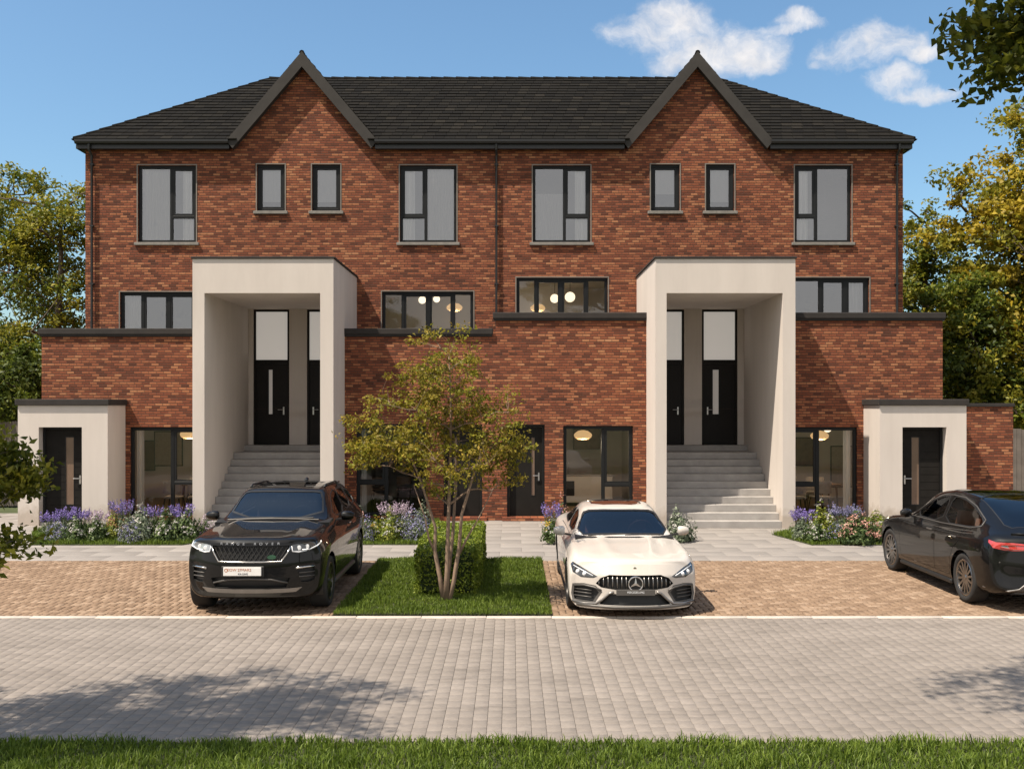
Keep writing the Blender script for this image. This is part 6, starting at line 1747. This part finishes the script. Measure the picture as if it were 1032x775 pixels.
    cabin(car, dict(cw=.64, seat_z=.70, seat_s=2.25, rear_s=3.15, leather=M['tanleather'], dash_s=1.62, dash_z=1.05, wheel_x=.34, mirror_z=1.42, mirror_s=2.0))
saloon()
# ------------------------------------------------------------------ camera, sun and sky
cam = bpy.data.cameras.new('camera'); co = bpy.data.objects.new('camera', cam); COL.objects.link(co)
co.location = (0, 0, CAMZ); co.rotation_euler = (math.pi/2, 0, 0)
cam.sensor_width = 36; cam.lens = 36*F/1032; cam.shift_y = (HZ-387.5)/1032; cam.clip_end = 3000; cam.clip_start = .1
SC.camera = co
EL, AZ = math.radians(60), math.radians(60)          # height of the sun; its swing from the facade's normal towards the first porch
sv = Vector((-math.sin(AZ)*math.cos(EL), -math.cos(AZ)*math.cos(EL), math.sin(EL)))
sun = bpy.data.lights.new('sun', 'SUN'); sun.energy = 5.0; sun.angle = math.radians(.5); sun.color = (1., .89, .75)
so = bpy.data.objects.new('sun', sun); COL.objects.link(so); so.rotation_euler = sv.to_track_quat('Z', 'Y').to_euler(); so.location = (-20, -15, 40)
wd = bpy.data.worlds.new('World'); SC.world = wd; wd.use_nodes = True
t = NT(wd); bg = t.n['Background']
sky = t.add('ShaderNodeTexSky', sky_type='NISHITA'); sky.sun_disc = False
sky.sun_elevation = EL; sky.sun_rotation = math.atan2(sv.x, sv.y); sky.altitude = 0; sky.air_density = 1.0; sky.dust_density = 1.7; sky.ozone_density = 1.2
tc = t.add('ShaderNodeTexCoord'); sp = t.add('ShaderNodeSeparateXYZ'); t.link(tc.outputs['Generated'], sp.inputs[0])
def warp(sock, off, sc, amp):
    m = t.add('ShaderNodeMapping'); m.inputs['Location'].default_value = (off, off*1.7, off*.6); t.link(tc.outputs['Generated'], m.inputs[0])
    return t.math('ADD', sock, t.math('MULTIPLY', t.math('SUBTRACT', t.noise(sc, 5, .55, m.outputs[0]), .5), amp))
dy = t.math('MAXIMUM', sp.outputs[1], .02); u = t.math('DIVIDE', sp.outputs[0], dy); v = t.math('DIVIDE', sp.outputs[2], dy)
u0, v0 = u, v; u = warp(u, 3.1, 16, .055); v = warp(v, 7.7, 20, .042)
uv = t.add('ShaderNodeCombineXYZ'); t.link(u, uv.inputs[0]); t.link(v, uv.inputs[1])
nz = t.noise(14, 8, .66, uv.outputs[0]); nz2 = t.noise(26, 5, .6, uv.outputs[0])
cl = None
for px, py, ra, rb in ((650,38,34,17),(690,22,34,24),(726,46,46,26),(755,50,30,22),(700,60,45,18),(765,62,26,12),(796,22,26,7.9),(816,26,22,7),(780,30,30,6),(830,66,10,7),(862,56,40,17),(880,44,30,17),(900,50,26,14),(922,56,28,9),(905,82,24,13),(930,96,34,8)):
    a = t.math('DIVIDE', t.math('SUBTRACT', u, (px-516)/F), ra/F); c = t.math('DIVIDE', t.math('SUBTRACT', v, (HZ-py)/F), rb/F)
    q = t.math('SUBTRACT', .62 if rb < 8 else 1., t.math('ADD', t.math('MULTIPLY', a, a), t.math('MULTIPLY', c, c)))
    cl = q if cl is None else t.math('SMOOTH_MAX', cl, q, .35)
d = t.math('ADD', cl, t.math('MULTIPLY', t.math('SUBTRACT', nz, .5), 6.6)); d = t.math('ADD', d, t.math('MULTIPLY', t.math('SUBTRACT', nz2, .5), 1.0))
mr = t.add('ShaderNodeMapRange', interpolation_type='SMOOTHSTEP'); t.link(d, mr.inputs[0]); mr.inputs[1].default_value = -.9; mr.inputs[2].default_value = 2.0
fr = t.math('GREATER_THAN', sp.outputs[1], .05)
mask = t.math('MULTIPLY', t.math('MULTIPLY', mr.outputs[0], .93), fr)
# unseen cloud bank added behind the camera to brighten window reflections and facade fill
n3 = t.noise(2.6, 6, .6, tc.outputs['Generated']); m3 = t.add('ShaderNodeMapRange', interpolation_type='SMOOTHSTEP'); t.link(n3, m3.inputs[0]); m3.inputs[1].default_value = .27; m3.inputs[2].default_value = .50
m4 = t.add('ShaderNodeMapRange', interpolation_type='SMOOTHSTEP'); t.link(sp.outputs[2], m4.inputs[0]); m4.inputs[1].default_value = .5; m4.inputs[2].default_value = .25
back = t.math('MULTIPLY', t.math('MULTIPLY', t.math('MAXIMUM', m3.outputs[0], m4.outputs[0]), .92), t.math('LESS_THAN', sp.outputs[1], -.1))
up = t.math('GREATER_THAN', sp.outputs[2], .02)
mask = t.math('MULTIPLY', t.math('MAXIMUM', mask, back), up)
shade = t.ramp(nz2, [(.3, (4.9, 4.9, 5.1)), (.65, (6.9, 6.6, 6.4))])
hs = t.add('ShaderNodeHueSaturation'); hs.inputs['Saturation'].default_value = 1.04; t.link(sky.outputs[0], hs.inputs['Color'])
tint = t.mix(1., hs.outputs[0], (.93, 1.13, 1.17), 'MULTIPLY')
t.link(t.mix(mask, tint, shade), bg.inputs[0]); bg.inputs[1].default_value = .104
SC.view_settings.view_transform = 'Standard'; SC.view_settings.look = 'None'; SC.view_settings.exposure = .56; SC.view_settings.gamma = 1; SC.view_settings.use_curve_mapping = False
SC.render.engine = 'CYCLES'; SC.cycles.use_denoising = True; SC.cycles.max_bounces = 8; SC.cycles.transparent_max_bounces = 12; SC.cycles.caustics_reflective = False; SC.cycles.caustics_refractive = False
SC.cycles.use_adaptive_sampling = False
